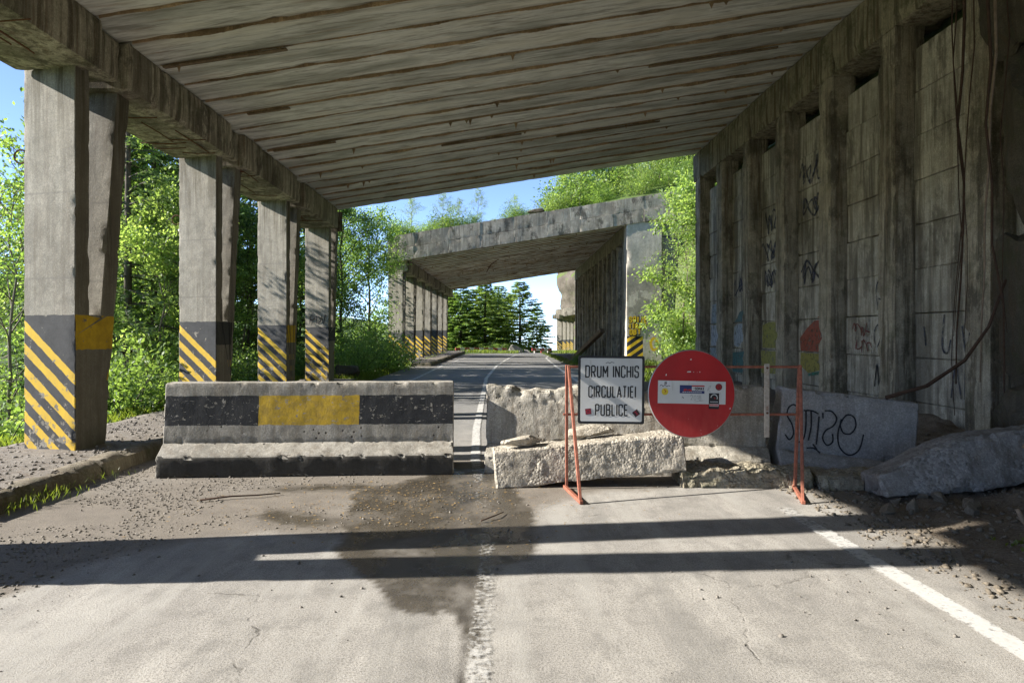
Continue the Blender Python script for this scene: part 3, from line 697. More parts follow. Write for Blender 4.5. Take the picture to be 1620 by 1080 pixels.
def gallery(root, py, yend0, yend1, coly, col_first_vis, seed, npanel=9, side_yellow=(), rebar=True, right=True):
    """py: front y of each forked pillar; roof from yend0 to yend1; coly: near edge of each right-hand column"""
    rr = random.Random(seed)
    for k, y in enumerate(py):
        o = link('pillar', PILLARS[k % 3], MAT['pillar'], root, (-6.22, y, .08 if k else 0.0))
        o.color = (1.0 if k in side_yellow else 0.0, 1.0 if k not in (0,) else .55, 0, 1)
    for k in range(len(py)):
        y = py[k]; last = k == len(py)-1
        j = link('beam_joint', JOINTB, MAT['beam'], root, (-6.2, y+.14, 5.16))
        b = link('beam', BEAM[k % 3], MAT['beam'], root, (-6.29, y+.86+rr.uniform(-.01, .01), 5.08+rr.uniform(-.012, .012)))
        if last: b.scale = (1, (yend1-.02-(y+.86))/3.69, 1)
        if k == 0:
            b = link('beam', BEAM[2], MAT['beam'], root, (-6.29, y-3.49, 5.08)); 
            if y-3.49 < yend0 and yend0 > 0: b.scale = (1, (y+.17-yend0)/3.69, 1); b.location.y = yend0
    joints = []; y = yend0+PLW/2; k = 0; ang = -math.atan(SL)
    while y < yend1-.1:
        o = link('roof_plank', PLANKS[rr.randrange(4)], MAT['plank'], root, (-6.3, y, roofz(-6.3)+rr.uniform(0, .03)))
        o.rotation_euler = (rr.uniform(-.014, .014), ang, rr.uniform(-.0012, .0012))
        if k: joints.append(y-PLW/2)
        y += PLW; k += 1
    sm_ = link('joint_moss', ragged_seams(joints, -5.14, 6.44, seed), MAT['seam'], root); sm_['kind'] = 'stuff'
    mb = MB(); x0, x1 = -6.3, 7.3
    mb.add([(x, yy, roofz(x)+dz) for x in (x0, x1) for yy in (yend0+.02, yend1-.02) for dz in (.26, .42)], [[0, 1, 3, 2], [4, 6, 7, 5], [0, 4, 5, 1], [2, 3, 7, 6], [0, 2, 6, 4], [1, 5, 7, 3]])
    mb.build('sun_block_slab', MAT['fascia'], root)  # unseen slab added to keep sun from leaking between the planks
    if not right: return
    y = coly[0]
    yb = coly[0]-.1
    while yb < yend1-.3:
        L = min(4.33, yend1-.02-yb); b = link('right_beam', RBEAM[rr.randrange(3)], MAT['rbeam'], root, (6.45, yb, 6.67)); b.scale = (1, (L-.03)/4.30, 1); yb += 4.33
    b = None
    for k, y in enumerate(coly):
        o = link('column', COLUMN[k % 3], MAT['column'], root, (6.45, y, 0)); o.rotation_euler = (0, 0, 0)
        if k == len(coly)-1: continue
        for c in range(npanel):
            p = link('wall_panel', PANEL[rr.randrange(4)], MAT['panel'], root, (6.76+rr.uniform(-.012, .016), y+.515, -.15+c*.716)); p.rotation_euler = (rr.uniform(-.004, .004), 0, rr.uniform(-.006, .006))
    if rebar:
        m = MB()
        for k in range(len(py)-1):
            for q in range(9):
                yy = py[k]+1.2+rr.random()*2.9; xx = -6.1+rr.random()*.8
                if q % 3: m.tube([(xx-.25, yy+rr.uniform(-.03, .03), 5.065), (xx, yy, 5.05), (xx+.35, yy+rr.uniform(-.05, .05), 5.062)], .009, 5)
                else: m.tube([(xx, yy-.5, 5.06), (xx+.03, yy, 5.045), (xx-.02, yy+.6, 5.06)], .010, 5)
        m.build('rebar', MAT['rust'], root)['kind'] = 'stuff'

G1 = empty('rockfall_gallery', (0, 0, 0), label='near concrete rockfall gallery over the road, its boarded roof on striped forked pillars', cat='gallery')
P1 = [8.7+4.35*k for k in range(-3, 4)]
COL1 = [2.15+2.15*k+.1 for k in range(1, 10)]
COL1 = [11.1+2.15*k for k in range(-3, 6)]
gallery(G1, P1, -8.0, 22.62, COL1, 0, 5, side_yellow=(3, 5))
# ring of rusty rebar on the first visible pillar, valley side
m = MB(); m.tube([(-6.27+.09*math.cos(a)-.02, 9.0, 4.0+.09*math.sin(a)) for a in np.linspace(.3, 5.6, 12)], .012, 6); m.build('lifting_ring', MAT['rust'], G1)
m = MB(); m.tube([(-6.27+.09*math.cos(a)-.02, 13.35, 3.9+.09*math.sin(a)) for a in np.linspace(.3, 5.6, 12)], .012, 6); m.build('lifting_ring', MAT['rust'], G1)
# splinters of formwork left in a few roof joints
for (xa, xb, yj) in ((-5.1, -3.2, 10.4), (-4.7, -3.9, 12.8), (3.0, 5.6, 13.6), (-5.0, -3.6, 15.2), (1.5, 4.2, 17.6), (-1.4, .6, 16.8)):
    m = MB(); V, F = chbox((0, -.045, -.03), (xb-xa, .045, 0), .006); m.add(V, F)
    o = m.build('formwork_board', MAT['timber'], G1); o.location = (xa, yj, roofz(xa)-.012); o.rotation_euler = (.1, -math.atan(SL)+.006, .004)

G2 = empty('rockfall_gallery', (.3, 36.0, -.02), (math.radians(.45), 0, math.radians(-1.1)), label='second concrete gallery further along the road, bushes growing on its roof', cat='gallery')
P2 = [.3+4.15*k for k in range(7)]
COL2 = [.95+2.12*k for k in range(14)]
gallery(G2, P2, .42, 29.2, COL2, 0, 9, side_yellow=(), rebar=False)
# fascia of the second gallery: two courses of cast blocks over the mouth
xb = [-6.1, -4.7, -2.9, -1.25, .55, 2.3, 4.0, 5.75, 7.35, 9.25]
for i in range(len(xb)-1):
    for c in range(2):
        Lx = xb[i+1]-xb[i]-.004; h0, h1 = (.0, .66) if c == 0 else (.664, 1.36)
        sgn = SL
        me = loft([(0, h0), (.5 if c == 0 else .46, h0), (.5 if c == 0 else .46, h1), (0, h1)], Lx, .11, 'x', .003, .022, .02, 100+i*2+c, 1.6, 6.0, shape=lambda V, s=SL: np.c_[V[:, 0], V[:, 1], V[:, 2]+V[:, 0]*s])
        link('fascia_block', me, MAT['fascia'], G2, (xb[i]+(.0 if c == 0 else .0), -.06+random.uniform(-.006, .006)+(.012 if c else 0), roofz(xb[i])-.1))
pier = loft([(0, -.1), (.9, -.1), (.9, 7.62), (0, 7.62)], 1.84, .13, 'x', .02, .02, .08, 131, 1.6, 3.0)
link('end_pier', pier, MAT['pier'], G2, (6.45, .0, 0))
for c in range(9):
    for k in range(2):
        me = loft([(0, 0), (.6, 0), (.6, .86), (0, .86)], .78, .1, 'x', .02, .05, .10, 140+c*2+k, 2.2, 3.5)
        link('wall_block', me, MAT['roughwall'], G2, (8.31+k*.79+random.uniform(-.01, .01), .28+random.uniform(-.05, .05), -.1+c*.87))
# earth on the second roof
A, B = np.meshgrid(np.arange(-6.0, 12.6, .5), np.arange(.42, 30, .6))
Zs = roofz(A)+1.12+.18*fbm2(A, B, 90, 3, .6)+np.clip(B, 0, 6)*.10+np.clip(A-2, 0, 20)*np.clip(B, 0, 12)*.035
i = np.arange(A.size).reshape(A.shape); F = np.stack([i[:-1, :-1], i[:-1, 1:], i[1:, 1:], i[1:, :-1]], -1).reshape(-1, 4)
sme = mesh_np('soil_cover', np.stack([A, B, Zs], -1).reshape(-1, 3), F, True); sme.attributes.new('grass', 'FLOAT', 'POINT').data.foreach_set('value', np.ones(A.size, np.float32))
link('soil_cover', sme, MAT['ground'], G2)
# leaning beam and hanging rebar inside the second gallery
m = MB(); V, F = chbox((-.16, -.13, 0), (.16, .13, 4.6), .015); m.add(V, F); o = m.build('leaning_beam', MAT['timber']); _a = Vector((5.2, 47.6, -.05)); _b = Vector((6.6, 43.2, 1.95)); o.scale = (1, 1, (_b-_a).length/4.6); o.location = _a; o.rotation_euler = (_b-_a).to_track_quat('Z', 'Y').to_euler()
tag(o, 'long brown beam leaning slantwise against the columns inside the second gallery', 'beam')
m = MB(); m.tube([(-1.2, 8, roofz(-1.2)-.7), (-.9, 8, roofz(-.9)-.25), (-.4, 8, roofz(-.4)+.02)], .03, 6); m.build('hanging_rebar', MAT['rust'], G2)

G3 = empty('rockfall_gallery', (15.0, 104.0, -1.0), (0, 0, math.radians(-14)), label='third concrete gallery far off where the road bends under the cliff', cat='gallery')
gallery(G3, [.3+4.35*k for k in range(4)], 0.0, 18.0, [.3, 8, 16], 0, 13, right=False, rebar=False)
me = loft([(0, -.05), (.5, -.05), (.5, 1.2), (0, 1.2)], 13.4, .3, 'x', .02, .03, .08, 171, shape=lambda V: np.c_[V[:, 0], V[:, 1], V[:, 2]+V[:, 0]*SL])
link('fascia', me, MAT['fascia'], G3, (-6.3, -.52, roofz(-6.3)-.2))

# cliff beyond the third gallery
A, B = np.meshgrid(np.linspace(0, 1, 90), np.linspace(0, 1, 70))
Xc = 11.9+A*46+3*B*B; Yc = 128-18*A+B*B*9; Zc = -3+B*36*(1-.15*A)
q = np.stack([Xc, Yc, Zc], -1).reshape(-1, 3)
dq = fbm(q, 95, 5, .16).reshape(A.shape)*4.0+np.abs(fbm(q, 98, 4, .45)).reshape(A.shape)*1.8
rounding = np.clip(.16-A, 0, 1)**2*240
Yc = Yc-dq*.9+rounding*1.3; Xc = Xc-dq*.35+.6*fbm(q, 99, 3, .5).reshape(A.shape)
i = np.arange(A.size).reshape(A.shape); F = np.stack([i[:-1, :-1], i[:-1, 1:], i[1:, 1:], i[1:, :-1]], -1).reshape(-1, 4)
link('cliff', mesh_np('cliff', np.stack([Xc, Yc, Zc], -1).reshape(-1, 3), F, True), MAT['cliff'])['kind'] = 'structure'

# ------------------------------------------------------------------ barriers and fallen concrete
JERSEY = [(0, 0), (.82, 0), (.82, .225), (.62, .37), (.545, 1.08), (.285, 1.08), (.20, .375), (0, .235)]
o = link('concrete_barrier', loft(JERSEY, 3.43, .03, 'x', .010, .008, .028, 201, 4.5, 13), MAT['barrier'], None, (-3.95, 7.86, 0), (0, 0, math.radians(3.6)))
tag(o, 'long concrete barrier painted with a black and yellow band, left of the gap', 'barrier')
def mat_barrier2():
    t = NT('bare_barrier_concrete')
    col, n2, n3 = concrete_color(t, (.43, .40, .34), (.20, .18, .13), streak=.4, brown=.35, blot=.5)
    nx_ = t.sep(t.geo.outputs['True Normal'])[0]
    col = t.mix(t.M('LESS_THAN', nx_, -.8), col, (.025, .026, .028))
    h = t.M('ADD', t.M('MULTIPLY', n2, .7), t.M('MULTIPLY', n3, .35))
    v = t.vor(t.pos, 16); pit = t.M('MULTIPLY', t.ramp(v, .2, .05, 0, 1), t.ramp(t.noise(t.pos, 3, 2), .46, .58, 0, 1)); h = t.M('SUBTRACT', h, pit)
    col = t.mix(t.M('MULTIPLY', pit, .7), col, (.07, .055, .035))
    return t.done(col, .93, t.bump(h, .9, .025))
def crumble(V, x0=.1, x1=2.0, amt=.10):
    n = fbm(V*np.array([1, .6, 1]), 207, 4, 4.5)
    m = sstep(.78, 1.0, V[:, 2])*sstep(x0-.3, x0+.1, V[:, 0])*(1-sstep(x1, x1+.6, V[:, 0]))
    V = V.copy(); V[:, 2] -= m*amt*np.clip(.35+n, 0, 1); V[:, 1] += m*.06*n
    return V
o = link('concrete_barrier', loft(JERSEY, 3.36, .026, 'x', .012, .013, .05, 211, 4.5, 11, shape=crumble, crisp=18), mat_barrier2(), None, (-.17, 8.2, -.04), (0, 0, math.radians(-5.5)))
tag(o, 'bare crumbling concrete barrier with a black end, behind the two signs', 'barrier')
b3 = empty('concrete_barrier', (3.22, 7.86, -.04), (0, math.radians(6.5), math.radians(-7)), label='tilted grey concrete barrier sprayed with looping black graffiti, against the wall', cat='barrier')
link('body', loft(JERSEY, 1.55, .032, 'x', .02, .009, .07, 221, 2.4, 7.0), MAT['greyslab'], b3)
def crag(V): 
    V = V.copy(); V[:, 2] *= 1-.25*np.clip(fbm(V, 231, 3, 1.6), 0, 1); return V
for (lo, L, hgt, seed, lab, rz) in (((1.98, 7.36, -.03), 1.42, .23, 233, 'low dirty broken concrete strip lying behind the right foot of the red stand', -2), ((3.42, 7.24, -.05), 1.15, .22, 235, 'mossy broken concrete strip with a pale right end, below the black graffiti', -6)):
    o = link('broken_concrete', loft([(0, 0), (.5, 0), (.5, hgt), (.08, hgt)], L, .024, 'x', .02, .045, .07, seed, 4, 9, shape=crag, crisp=16), MAT['mossblock'], None, lo, (0, 0, math.radians(rz)))
    tag(o, lab, 'concrete strip')
o = link('concrete_slab', loft([(0, 0), (.52, 0), (.50, .40), (.05, .405)], 2.10, .022, 'x', .018, .016, .05, 241, 3.2, 9, crisp=16), MAT['slab'], None, (-.02, 7.36, -.02), (0, math.radians(-5.0), math.radians(2)))
tag(o, 'bright broken concrete slab propped at a tilt behind the closed road sign', 'slab')
o = link('concrete_lump', rock_mesh((.26, .17, .10), 251), MAT['slab'], None, (.30, 7.62, .465), (0, -.1, .2)); tag(o, 'rough lump of concrete on the left end of the tilted slab', 'rubble')
o = link('concrete_lump', rock_mesh((.42, .12, .09), 252), MAT['slab'], None, (1.1, 7.86, .55), (0, -.06, -.05)); tag(o, 'flat crumbling concrete piece wedged behind the tilted slab', 'rubble')
def wedge(V):
    V = V.copy(); k = sstep(-.05, .9, V[:, 0]); V[:, 2] = V[:, 2]*(.42+.58*k)+.05*(1-k); V[:, 1] += .10*(1-k)*V[:, 2]; return V
o = link('fallen_slab', loft([(0, 0), (.55, .0), (.46, .52), (.10, .50)], 2.9, .035, 'x', .03, .03, .10, 261, 2.4, 5.0, shape=wedge, crisp=22), MAT['stainslab'], None, (3.78, 6.62, .02), (math.radians(-6), math.radians(-8.5), math.radians(-3)))
tag(o, 'big grey slab fallen sloping against the wall at the right edge', 'slab')

# ------------------------------------------------------------------ strokes and lettering
def fillet(pts, rad, closed=False, seg=5):
    pts = [Vector((p[0], p[1])) for p in pts]; n = len(pts); out = []
    for i, p in enumerate(pts):
        r = rad[i] if hasattr(rad, '__len__') else rad
        if (not closed and i in (0, n-1)) or r <= 0: out.append(p); continue
        a = pts[i-1]; b = pts[(i+1) % n]; da = (a-p); db = (b-p); r = min(r, da.length*.499, db.length*.499)
        A = p+da.normalized()*r; B = p+db.normalized()*r
        for k in range(seg+1):
            t = k/seg; out.append(A*(1-t)**2+p*2*t*(1-t)+B*t*t)
    return out
def smooth_curve(pts, seg=6):
    P = [Vector((p[0], p[1])) for p in pts]; out = []
    for i in range(len(P)-1):
        p0 = P[max(i-1, 0)]; p1 = P[i]; p2 = P[i+1]; p3 = P[min(i+2, len(P)-1)]
        for k in range(seg):
            t = k/seg; out.append(.5*((2*p1)+(p2-p0)*t+(2*p0-5*p1+4*p2-p3)*t*t+(3*p1-p0-3*p2+p3)*t**3))
    out.append(P[-1]); return out
class Ink:
    """flat strokes in a local x-z plane facing -y"""
    def __init__(s): s.mb = MB(); s.k = 0
    def stroke(s, pts, w, closed=False, y=0.0, rough=0):
        pts = [Vector((p[0], p[1])) for p in pts]
        if not closed:
            for i in range(1, len(pts)-1):
                a_, b_ = pts[i]-pts[i-1], pts[i+1]-pts[i]
                if a_.length > w and b_.length > w and a_.normalized().dot(b_.normalized()) < .25:
                    s.stroke(pts[:i+1], w, False, y, rough); s.stroke(pts[i:], w, False, y, rough); return
        n = len(pts); y = y-.00025*(s.k % 8); s.k += 1; V = []
        for i in range(n):
            a = pts[i-1] if (i or closed) else pts[i]; b = pts[(i+1) % n] if (i < n-1 or closed) else pts[i]
            t1 = (pts[i]-a); t2 = (b-pts[i]); t1 = t1.normalized() if t1.length > 1e-7 else t2.normalized(); t2 = t2.normalized() if t2.length > 1e-7 else t1
            nn = Vector((-(t1+t2).y, (t1+t2).x)); nn = nn.normalized() if nn.length > 1e-6 else Vector((-t1.y, t1.x))
            c = max(.45, nn.dot(Vector((-t1.y, t1.x)))); hw = w/2/c*(1+rough*random.uniform(-1, 1))
            V += [(pts[i].x+nn.x*hw, y, pts[i].y+nn.y*hw), (pts[i].x-nn.x*hw, y, pts[i].y-nn.y*hw)]
        F = []
        for i in range(n if closed else n-1):
            j = (i+1) % n; F.append([2*i, 2*i+1, 2*j+1, 2*j])
        s.mb.add(V, F)
    def poly(s, pts, y=0.0):
        y = y-.00025*(s.k % 8); s.k += 1
        s.mb.add([(p[0], y, p[1]) for p in pts], [list(range(len(pts)))])
    def build(s, name, mat, parent, **k): 
        return s.mb.build(name, mat, parent, **k)
GL = {  # letters of a narrow road-sign alphabet: (width, [(points, radii, closed)])
 'D': (.60, [([(0, 0), (0, 1), (.60, 1), (.60, 0)], [0, 0, .28, .28], True)]),
 'R': (.62, [([(0, 0), (0, 1), (.58, 1), (.58, .46), (0, .46)], [0, 0, .25, .25, 0], False), ([(.30, .46), (.62, 0)], 0, False)]),
 'U': (.58, [([(0, 1), (0, 0), (.58, 0), (.58, 1)], .28, False)]),
 'M': (.74, [([(0, 0), (0, 1), (.37, .34), (.74, 1), (.74, 0)], 0, False)]),
 'I': (.0, [([(0, 0), (0, 1)], 0, False)]),
 'N': (.60, [([(0, 0), (0, 1), (.60, 0), (.60, 1)], 0, False)]),
 'C': (.58, [([(.58, .74), (.58, 1), (0, 1), (0, 0), (.58, 0), (.58, .26)], .27, False)]),
 'H': (.58, [([(0, 0), (0, 1)], 0, False), ([(.58, 0), (.58, 1)], 0, False), ([(0, .52), (.58, .52)], 0, False)]),
 'S': (.56, [([(.56, .76), (.56, 1), (0, 1), (0, .53), (.56, .5), (.56, 0), (0, 0), (0, .24)], .24, False)]),
 'L': (.48, [([(0, 1), (0, 0), (.48, 0)], 0, False)]),
 'A': (.64, [([(0, 0), (.32, 1), (.64, 0)], 0, False), ([(.11, .32), (.53, .32)], 0, False)]),
 'T': (.54, [([(0, 1), (.54, 1)], 0, False), ([(.27, 1), (.27, 0)], 0, False)]),
 'E': (.50, [([(.5, 1), (0, 1), (0, 0), (.5, 0)], 0, False), ([(0, .52), (.44, .52)], 0, False)]),
 'P': (.58, [([(0, 0), (0, 1), (.58, 1), (.58, .44), (0, .44)], [0, 0, .26, .26, 0], False)]),
 'B': (.58, [([(0, .52), (0, 1), (.55, 1), (.55, .52)], [0, 0, .22, .22], True), ([(0, 0), (0, .52), (.58, .52), (.58, 0)], [0, 0, .24, .24], True)]),
 'O': (.60, [([(0, 0), (0, 1), (.60, 1), (.60, 0)], .29, True)]),
 'X': (.56, [([(0, 0), (.56, 1)], 0, False), ([(0, 1), (.56, 0)], 0, False)]),
 'Z': (.54, [([(0, 1), (.54, 1), (0, 0), (.54, 0)], 0, False)]),
 'V': (.58, [([(0, 1), (.29, 0), (.58, 1)], 0, False)]),
 'Y': (.56, [([(0, 1), (.28, .5), (.56, 1)], 0, False), ([(.28, .5), (.28, 0)], 0, False)]),
 '2': (.54, [([(0, .76), (0, 1), (.54, 1), (.54, .58), (0, 0), (.54, 0)], [0, .24, .24, .2, 0, 0], False)]),
 '0': (.54, [([(0, 0), (0, 1), (.54, 1), (.54, 0)], .26, True)]),
 '1': (.2, [([(0, .8), (.2, 1), (.2, 0)], 0, False)]),
 '4': (.56, [([(.42, 0), (.42, 1), (0, .3), (.56, .3)], 0, False)]),
 '8': (.54, [([(.05, .54), (.05, 1), (.49, 1), (.49, .54)], .2, True), ([(0, 0), (0, .54), (.54, .54), (.54, 0)], .24, True)]),
 '+': (.4, [([(0, .5), (.4, .5)], 0, False), ([(.2, .3), (.2, .7)], 0, False)]),
}
def write(ink, text, x0, x1, z0, h, wt, y=0.0, track=.36, wob=0, space=.62):
    tot = 0
    for i, ch in enumerate(text): tot += space if ch == ' ' else GL[ch][0]+(track if i < len(text)-1 else 0)
    s = (x1-x0)/tot; x = 0
    for ch in text:
        if ch == ' ': x += space; continue
        wd, st = GL[ch]; jx, jz = random.uniform(-wob, wob), random.uniform(-wob, wob)
        for pts, rad, cl in st:
            P = [(x0+(x+p[0])*s+jx*h, z0+p[1]*h+jz*h+wob*h*random.uniform(-1, 1)) for p in pts]
            R = [r*h for r in rad] if hasattr(rad, '__len__') else rad*h
            ink.stroke(fillet(P, R, cl), wt, cl, y)
        x += wd+track
def rrect(x0, z0, x1, z1, r, seg=5): return [(p.x, p.y) for p in fillet([(x0, z0), (x1, z0), (x1, z1), (x0, z1)], r, True, seg)]
def plate(name, outline, y0, y1, mat, parent):
    n = len(outline); V = [(p[0], y0, p[1]) for p in outline]+[(p[0], y1, p[1]) for p in outline]
    F = [list(range(n)), list(range(2*n-1, n-1, -1))]+[[i, i+n, (i+1) % n+n, (i+1) % n] for i in range(n)]
    return link(name, mesh_np(name, V, F), mat, parent)
def circle(cx, cz, r, n=40): return [(cx+r*math.cos(2*math.pi*k/n), cz+r*math.sin(2*math.pi*k/n)) for k in range(n)]

# ------------------------------------------------------------------ red steel stand with the two signs
st = empty('sign_stand', (.737, 7.33, 0), label='rusty red steel trestle stand that carries the two road signs', cat='stand')
def bar(name, a, b, w, parent, mat=MAT['redsteel'], w2=None):
    a = Vector(a); b = Vector(b); d = b-a; L = d.length; w2 = w2 or w
    m = MB(); m.box((-w/2, -w2/2, 0), (w/2, w2/2, L), .004); me = m.mesh(name); o = link(name, me, mat, parent)
    o.location = a; o.rotation_euler = d.to_track_quat('Z', 'Y').to_euler(); return o
Wd = 2.50
bar('top_rail', (0, 0, 1.31), (Wd, 0, 1.31), .025, st); bar('middle_rail', (-.04, .002, .80), (Wd-.03, .002, .80), .025, st)
bar('leg', (.0, .004, .01), (.0, .004, 1.33), .031, st); bar('leg', (Wd-.05, .004, .01), (Wd, .004, 1.33), .031, st)
bar('leg', (.07, -.66, .0), (.015, -.045, 1.325), .031, st); bar('leg', (2.24, -.66, .0), (Wd-.012, -.045, 1.325), .031, st)
bar('foot_bar', (-.02, .03, .02), (.075, -.68, .02), .036, st); bar('foot_bar', (Wd-.05, .03, .02), (2.24, -.68, .02), .036, st)
fl = empty('flat_bar', (2.135, -.03, 0)); fl.parent = st
V, F = chbox((-.026, -.012, .56), (.026, .008, 1.345), .003)
link('bar_face', mesh_np('bar_face', V, F), MAT['rustwhite'], fl)
m = MB(); m.tube([(0, -.014, 1.30), (0, -.024, 1.30)], .012, 8); m.tube([(0, -.014, .82), (0, -.024, .82)], .012, 8); m.build('bolt', MAT['rust'], fl)

sg = empty('road_sign', (1.205, 7.27, 1.068), (0, math.radians(.5), math.radians(-1.2)), label='white rectangular sign with black writing hung on the red stand', cat='road sign')
plate('sign_back', rrect(-.352, -.362, .352, .362, .025), 0, .022, MAT['black'], sg)
plate('sign_face', rrect(-.326, -.336, .326, .336, .015), -.003, .0, MAT['signwhite'], sg)
for txt, x0, x1, z0, h in (('DRUM INCHIS', -.272, .285, .135, .118), ('CIRCULATIEI', -.238, .255, -.078, .115), ('PUBLICE', -.165, .172, -.272, .115)):
    tot = sum(.62 if c == ' ' else GL[c][0]+.36 for c in txt)-.36; sc = (x1-x0)/tot; x = x0
    for c in txt:
        if c == ' ': x += .62*sc; continue
        ik = Ink()
        if c == 'I': ik.stroke([(x, z0), (x, z0+h)], .0150, y=-.005)
        else: write(ik, c, x, x+GL[c][0]*sc, z0, h, .0150, -.005)
        ik.build('letter', MAT['black'], sg); x += (GL[c][0]+.36)*sc
ik = Ink(); ik.stroke(smooth_curve([(-.06, .285), (-.035, .292), (-.02, .283), (0, .294), (.03, .288)]), .006, y=-.0045); ik.build('scribble', MAT['spray'], sg)
for (cx, cz, a, c) in ((-.243, -.232, .12, (.16, .015, .03)), (.265, -.245, .65, (.05, .015, .02))):
    mt = mat_flat('dark_red_sticker', c, .5, .4, 60)
    sq = [(cx+.044*math.cos(a+math.pi/4+k*math.pi/2)*1.0, cz+.044*math.sin(a+math.pi/4+k*math.pi/2)) for k in range(4)]
    o = plate('sticker', sq, -.0058, -.0032, mt, sg)
    ik = Ink(); 
    if cx < 0: ik.stroke(circle(cx, cz, .019, 20), .006, True, -.0062)
    else: ik.stroke([(cx-.02, cz+.016), (cx+.022, cz-.012)], .007, y=-.0062); ik.stroke([(cx-.006, cz+.022), (cx+.01, cz-.02)], .006, y=-.0062)
    ik.build('sticker_print', mat_flat('red_sticker_print', (.45, .02, .05), .5, .2), o)

ds = empty('no_entry_sign', (2.048, 7.22, 1.03), (math.radians(-1.5), math.radians(1.4), math.radians(2.0)), label='round red no entry sign with stickers on its white bar', cat='road sign')
plate('disc', circle(0, 0, .458, 72), 0, .012, MAT['signred'], ds)
m = MB(); m.tube([(p[0], .012, p[1]) for p in circle(0, 0, .457, 72)]+[(.457, .012, 0)], .011, 6, False); m.build('rim', MAT['greymetal'], ds, True)
bx0, bx1, bz0, bz1 = -.362, .362, -.105, .135
plate('white_bar', [(bx0, bz0+.0), (bx1, bz0), (bx1, bz1), (bx0, bz1)], -.003, 0, MAT['signwhite'], ds)
def sticker(out, mat, y=-.0055): return plate('sticker', out, y, -.0031, mat, ds)
R_ = lambda a, b, c, d: [(a, b), (c, b), (c, d), (a, d)]
o = sticker(R_(-.352, .068, -.225, .128), mat_flat('pale_sticker', (.70, .70, .72), .5, .1))
ik = Ink(); ik.stroke(smooth_curve([(-.345, .075), (-.325, .088), (-.31, .073), (-.29, .086), (-.27, .074), (-.25, .082), (-.232, .075)]), .006, y=-.0062)
for k in range(3): ik.stroke([(-.292+k*.009, .095), (-.289+k*.009, .122)], .006, y=-.0062)
ik.build('sticker_print', MAT['black'], o)
o = sticker(circle(-.288, .018, .036, 28), mat_flat('yellow_sticker', (.72, .55, .04), .5, .15))
ik = Ink(); ik.stroke(smooth_curve([(-.30, .035), (-.285, .03), (-.278, .02), (-.29, .012)]), .008, y=-.0062); ik.build('sticker_print', mat_flat('orange_sticker_print', (.45, .12, .02), .5, .2), o)
o = sticker(R_(-.13, .004, .134, .09), mat_flat('dark_blue_sticker', (.03, .045, .16), .5, .2))
mred = mat_flat('red_sticker_band', (.50, .03, .03), .5, .2)
ik = Ink(); ik.poly(R_(.0, .078, .134, .09), -.0062); ik.poly(smooth_curve([(-.09, .03), (-.085, .05), (-.06, .052), (-.05, .042), (-.02, .05), (.0, .034), (-.01, .026), (-.05, .036), (-.08, .026)], 2), -.0062); ik.build('sticker_print', mred, o)
ik = Ink(); ik.poly(R_(-.002, .034, .134, .077), -.0062); ik.build('sticker_panel', MAT['signwhite'], o)
ik = Ink(); write(ik, '+SOMAX', .018, .126, .044, .024, .0065, -.0075, track=.42); ik.build('sticker_lettering', MAT['black'], o)
ik = Ink(); [ik.poly(R_(-.10+k*.021, .014, -.086+k*.021, .022), -.0062) for k in range(10)]; ik.build('sticker_print', MAT['signwhite'], o)
o = sticker(circle(.287, .078, .036, 28), mat_flat('maroon_sticker', (.14, .012, .018), .5, .3))
ik = Ink(); ik.stroke(circle(.287, .078, .022, 20), .006, True, -.0062); ik.stroke([(.272, .072), (.302, .084)], .006, y=-.0062); ik.build('sticker_print', mred, o)
o = sticker(R_(.183, -.155, .292, .012), mat_flat('black_gauge_sticker', (.022, .023, .026), .5, .2))
ik = Ink(); ik.stroke([(.238+.034*math.cos(a), -.036+.034*math.sin(a)) for a in np.linspace(math.pi*1.0, -.45, 16)], .009, y=-.0062); [ik.poly(R_(.198+k*.012, -.084, .206+k*.012, -.074), -.0062) for k in range(7)]; ik.poly(R_(.19, -.128, .286, -.100), -.0062); ik.build('sticker_print', MAT['signwhite'], o)
ik = Ink(); ik.stroke([(.238, -.036), (.252, -.046)], .009, y=-.0062); [ik.poly(R_(.194+k*.0128, -.124, .203+k*.0128, -.104), -.0072) for k in range(7)]; ik.build('sticker_print', mred, o)
ik = Ink(); write(ik, '2018', -.012, .098, -.062, .046, .0045, -.0042, wob=.06); ik.stroke([(.02, -.083), (.07, -.078), (.12, -.066)], .004, y=-.0042); ik.stroke(smooth_curve([(.165, .03), (.18, .075), (.2, .09), (.19, .06), (.17, .05), (.2, .025)]), .004, y=-.0042); ik.build('scribble', MAT['pencil'], ds)
ik = Ink(); ik.poly([(-.105, -.03), (-.088, -.038), (-.083, -.048), (-.097, -.044)], -.0042); ik.build('black_mark', MAT['black'], ds)  # small flat black mark on the white bar
ik = Ink(); [ik.poly([(a, b), (a+w, b+.002), (a+w*.9, b+h), (a+.004, b+h*.8)], -.0015) for a, b, w, h in ((-.055, .225, .044, .014), (.012, .226, .008, .01), (.05, .226, .006, .008), (.075, .227, .012, .012), (-.285, .185, .014, .02), (-.025, .355, .018, .016), (.405, -.155, .012, .02))]; ik.build('paint_chip', MAT['signwhite'], ds)

# ------------------------------------------------------------------ graffiti
def graff(parent, name, loc, rot, strokes, w, mat, smooth=True, polys=()):
    ik = Ink()
    for s_ in strokes: ik.stroke(smooth_curve(s_) if smooth and len(s_) > 2 else s_, w, rough=.12)
    for p in polys: ik.poly(p)
    return ik.build(name, mat, parent, loc=loc, rot=rot)
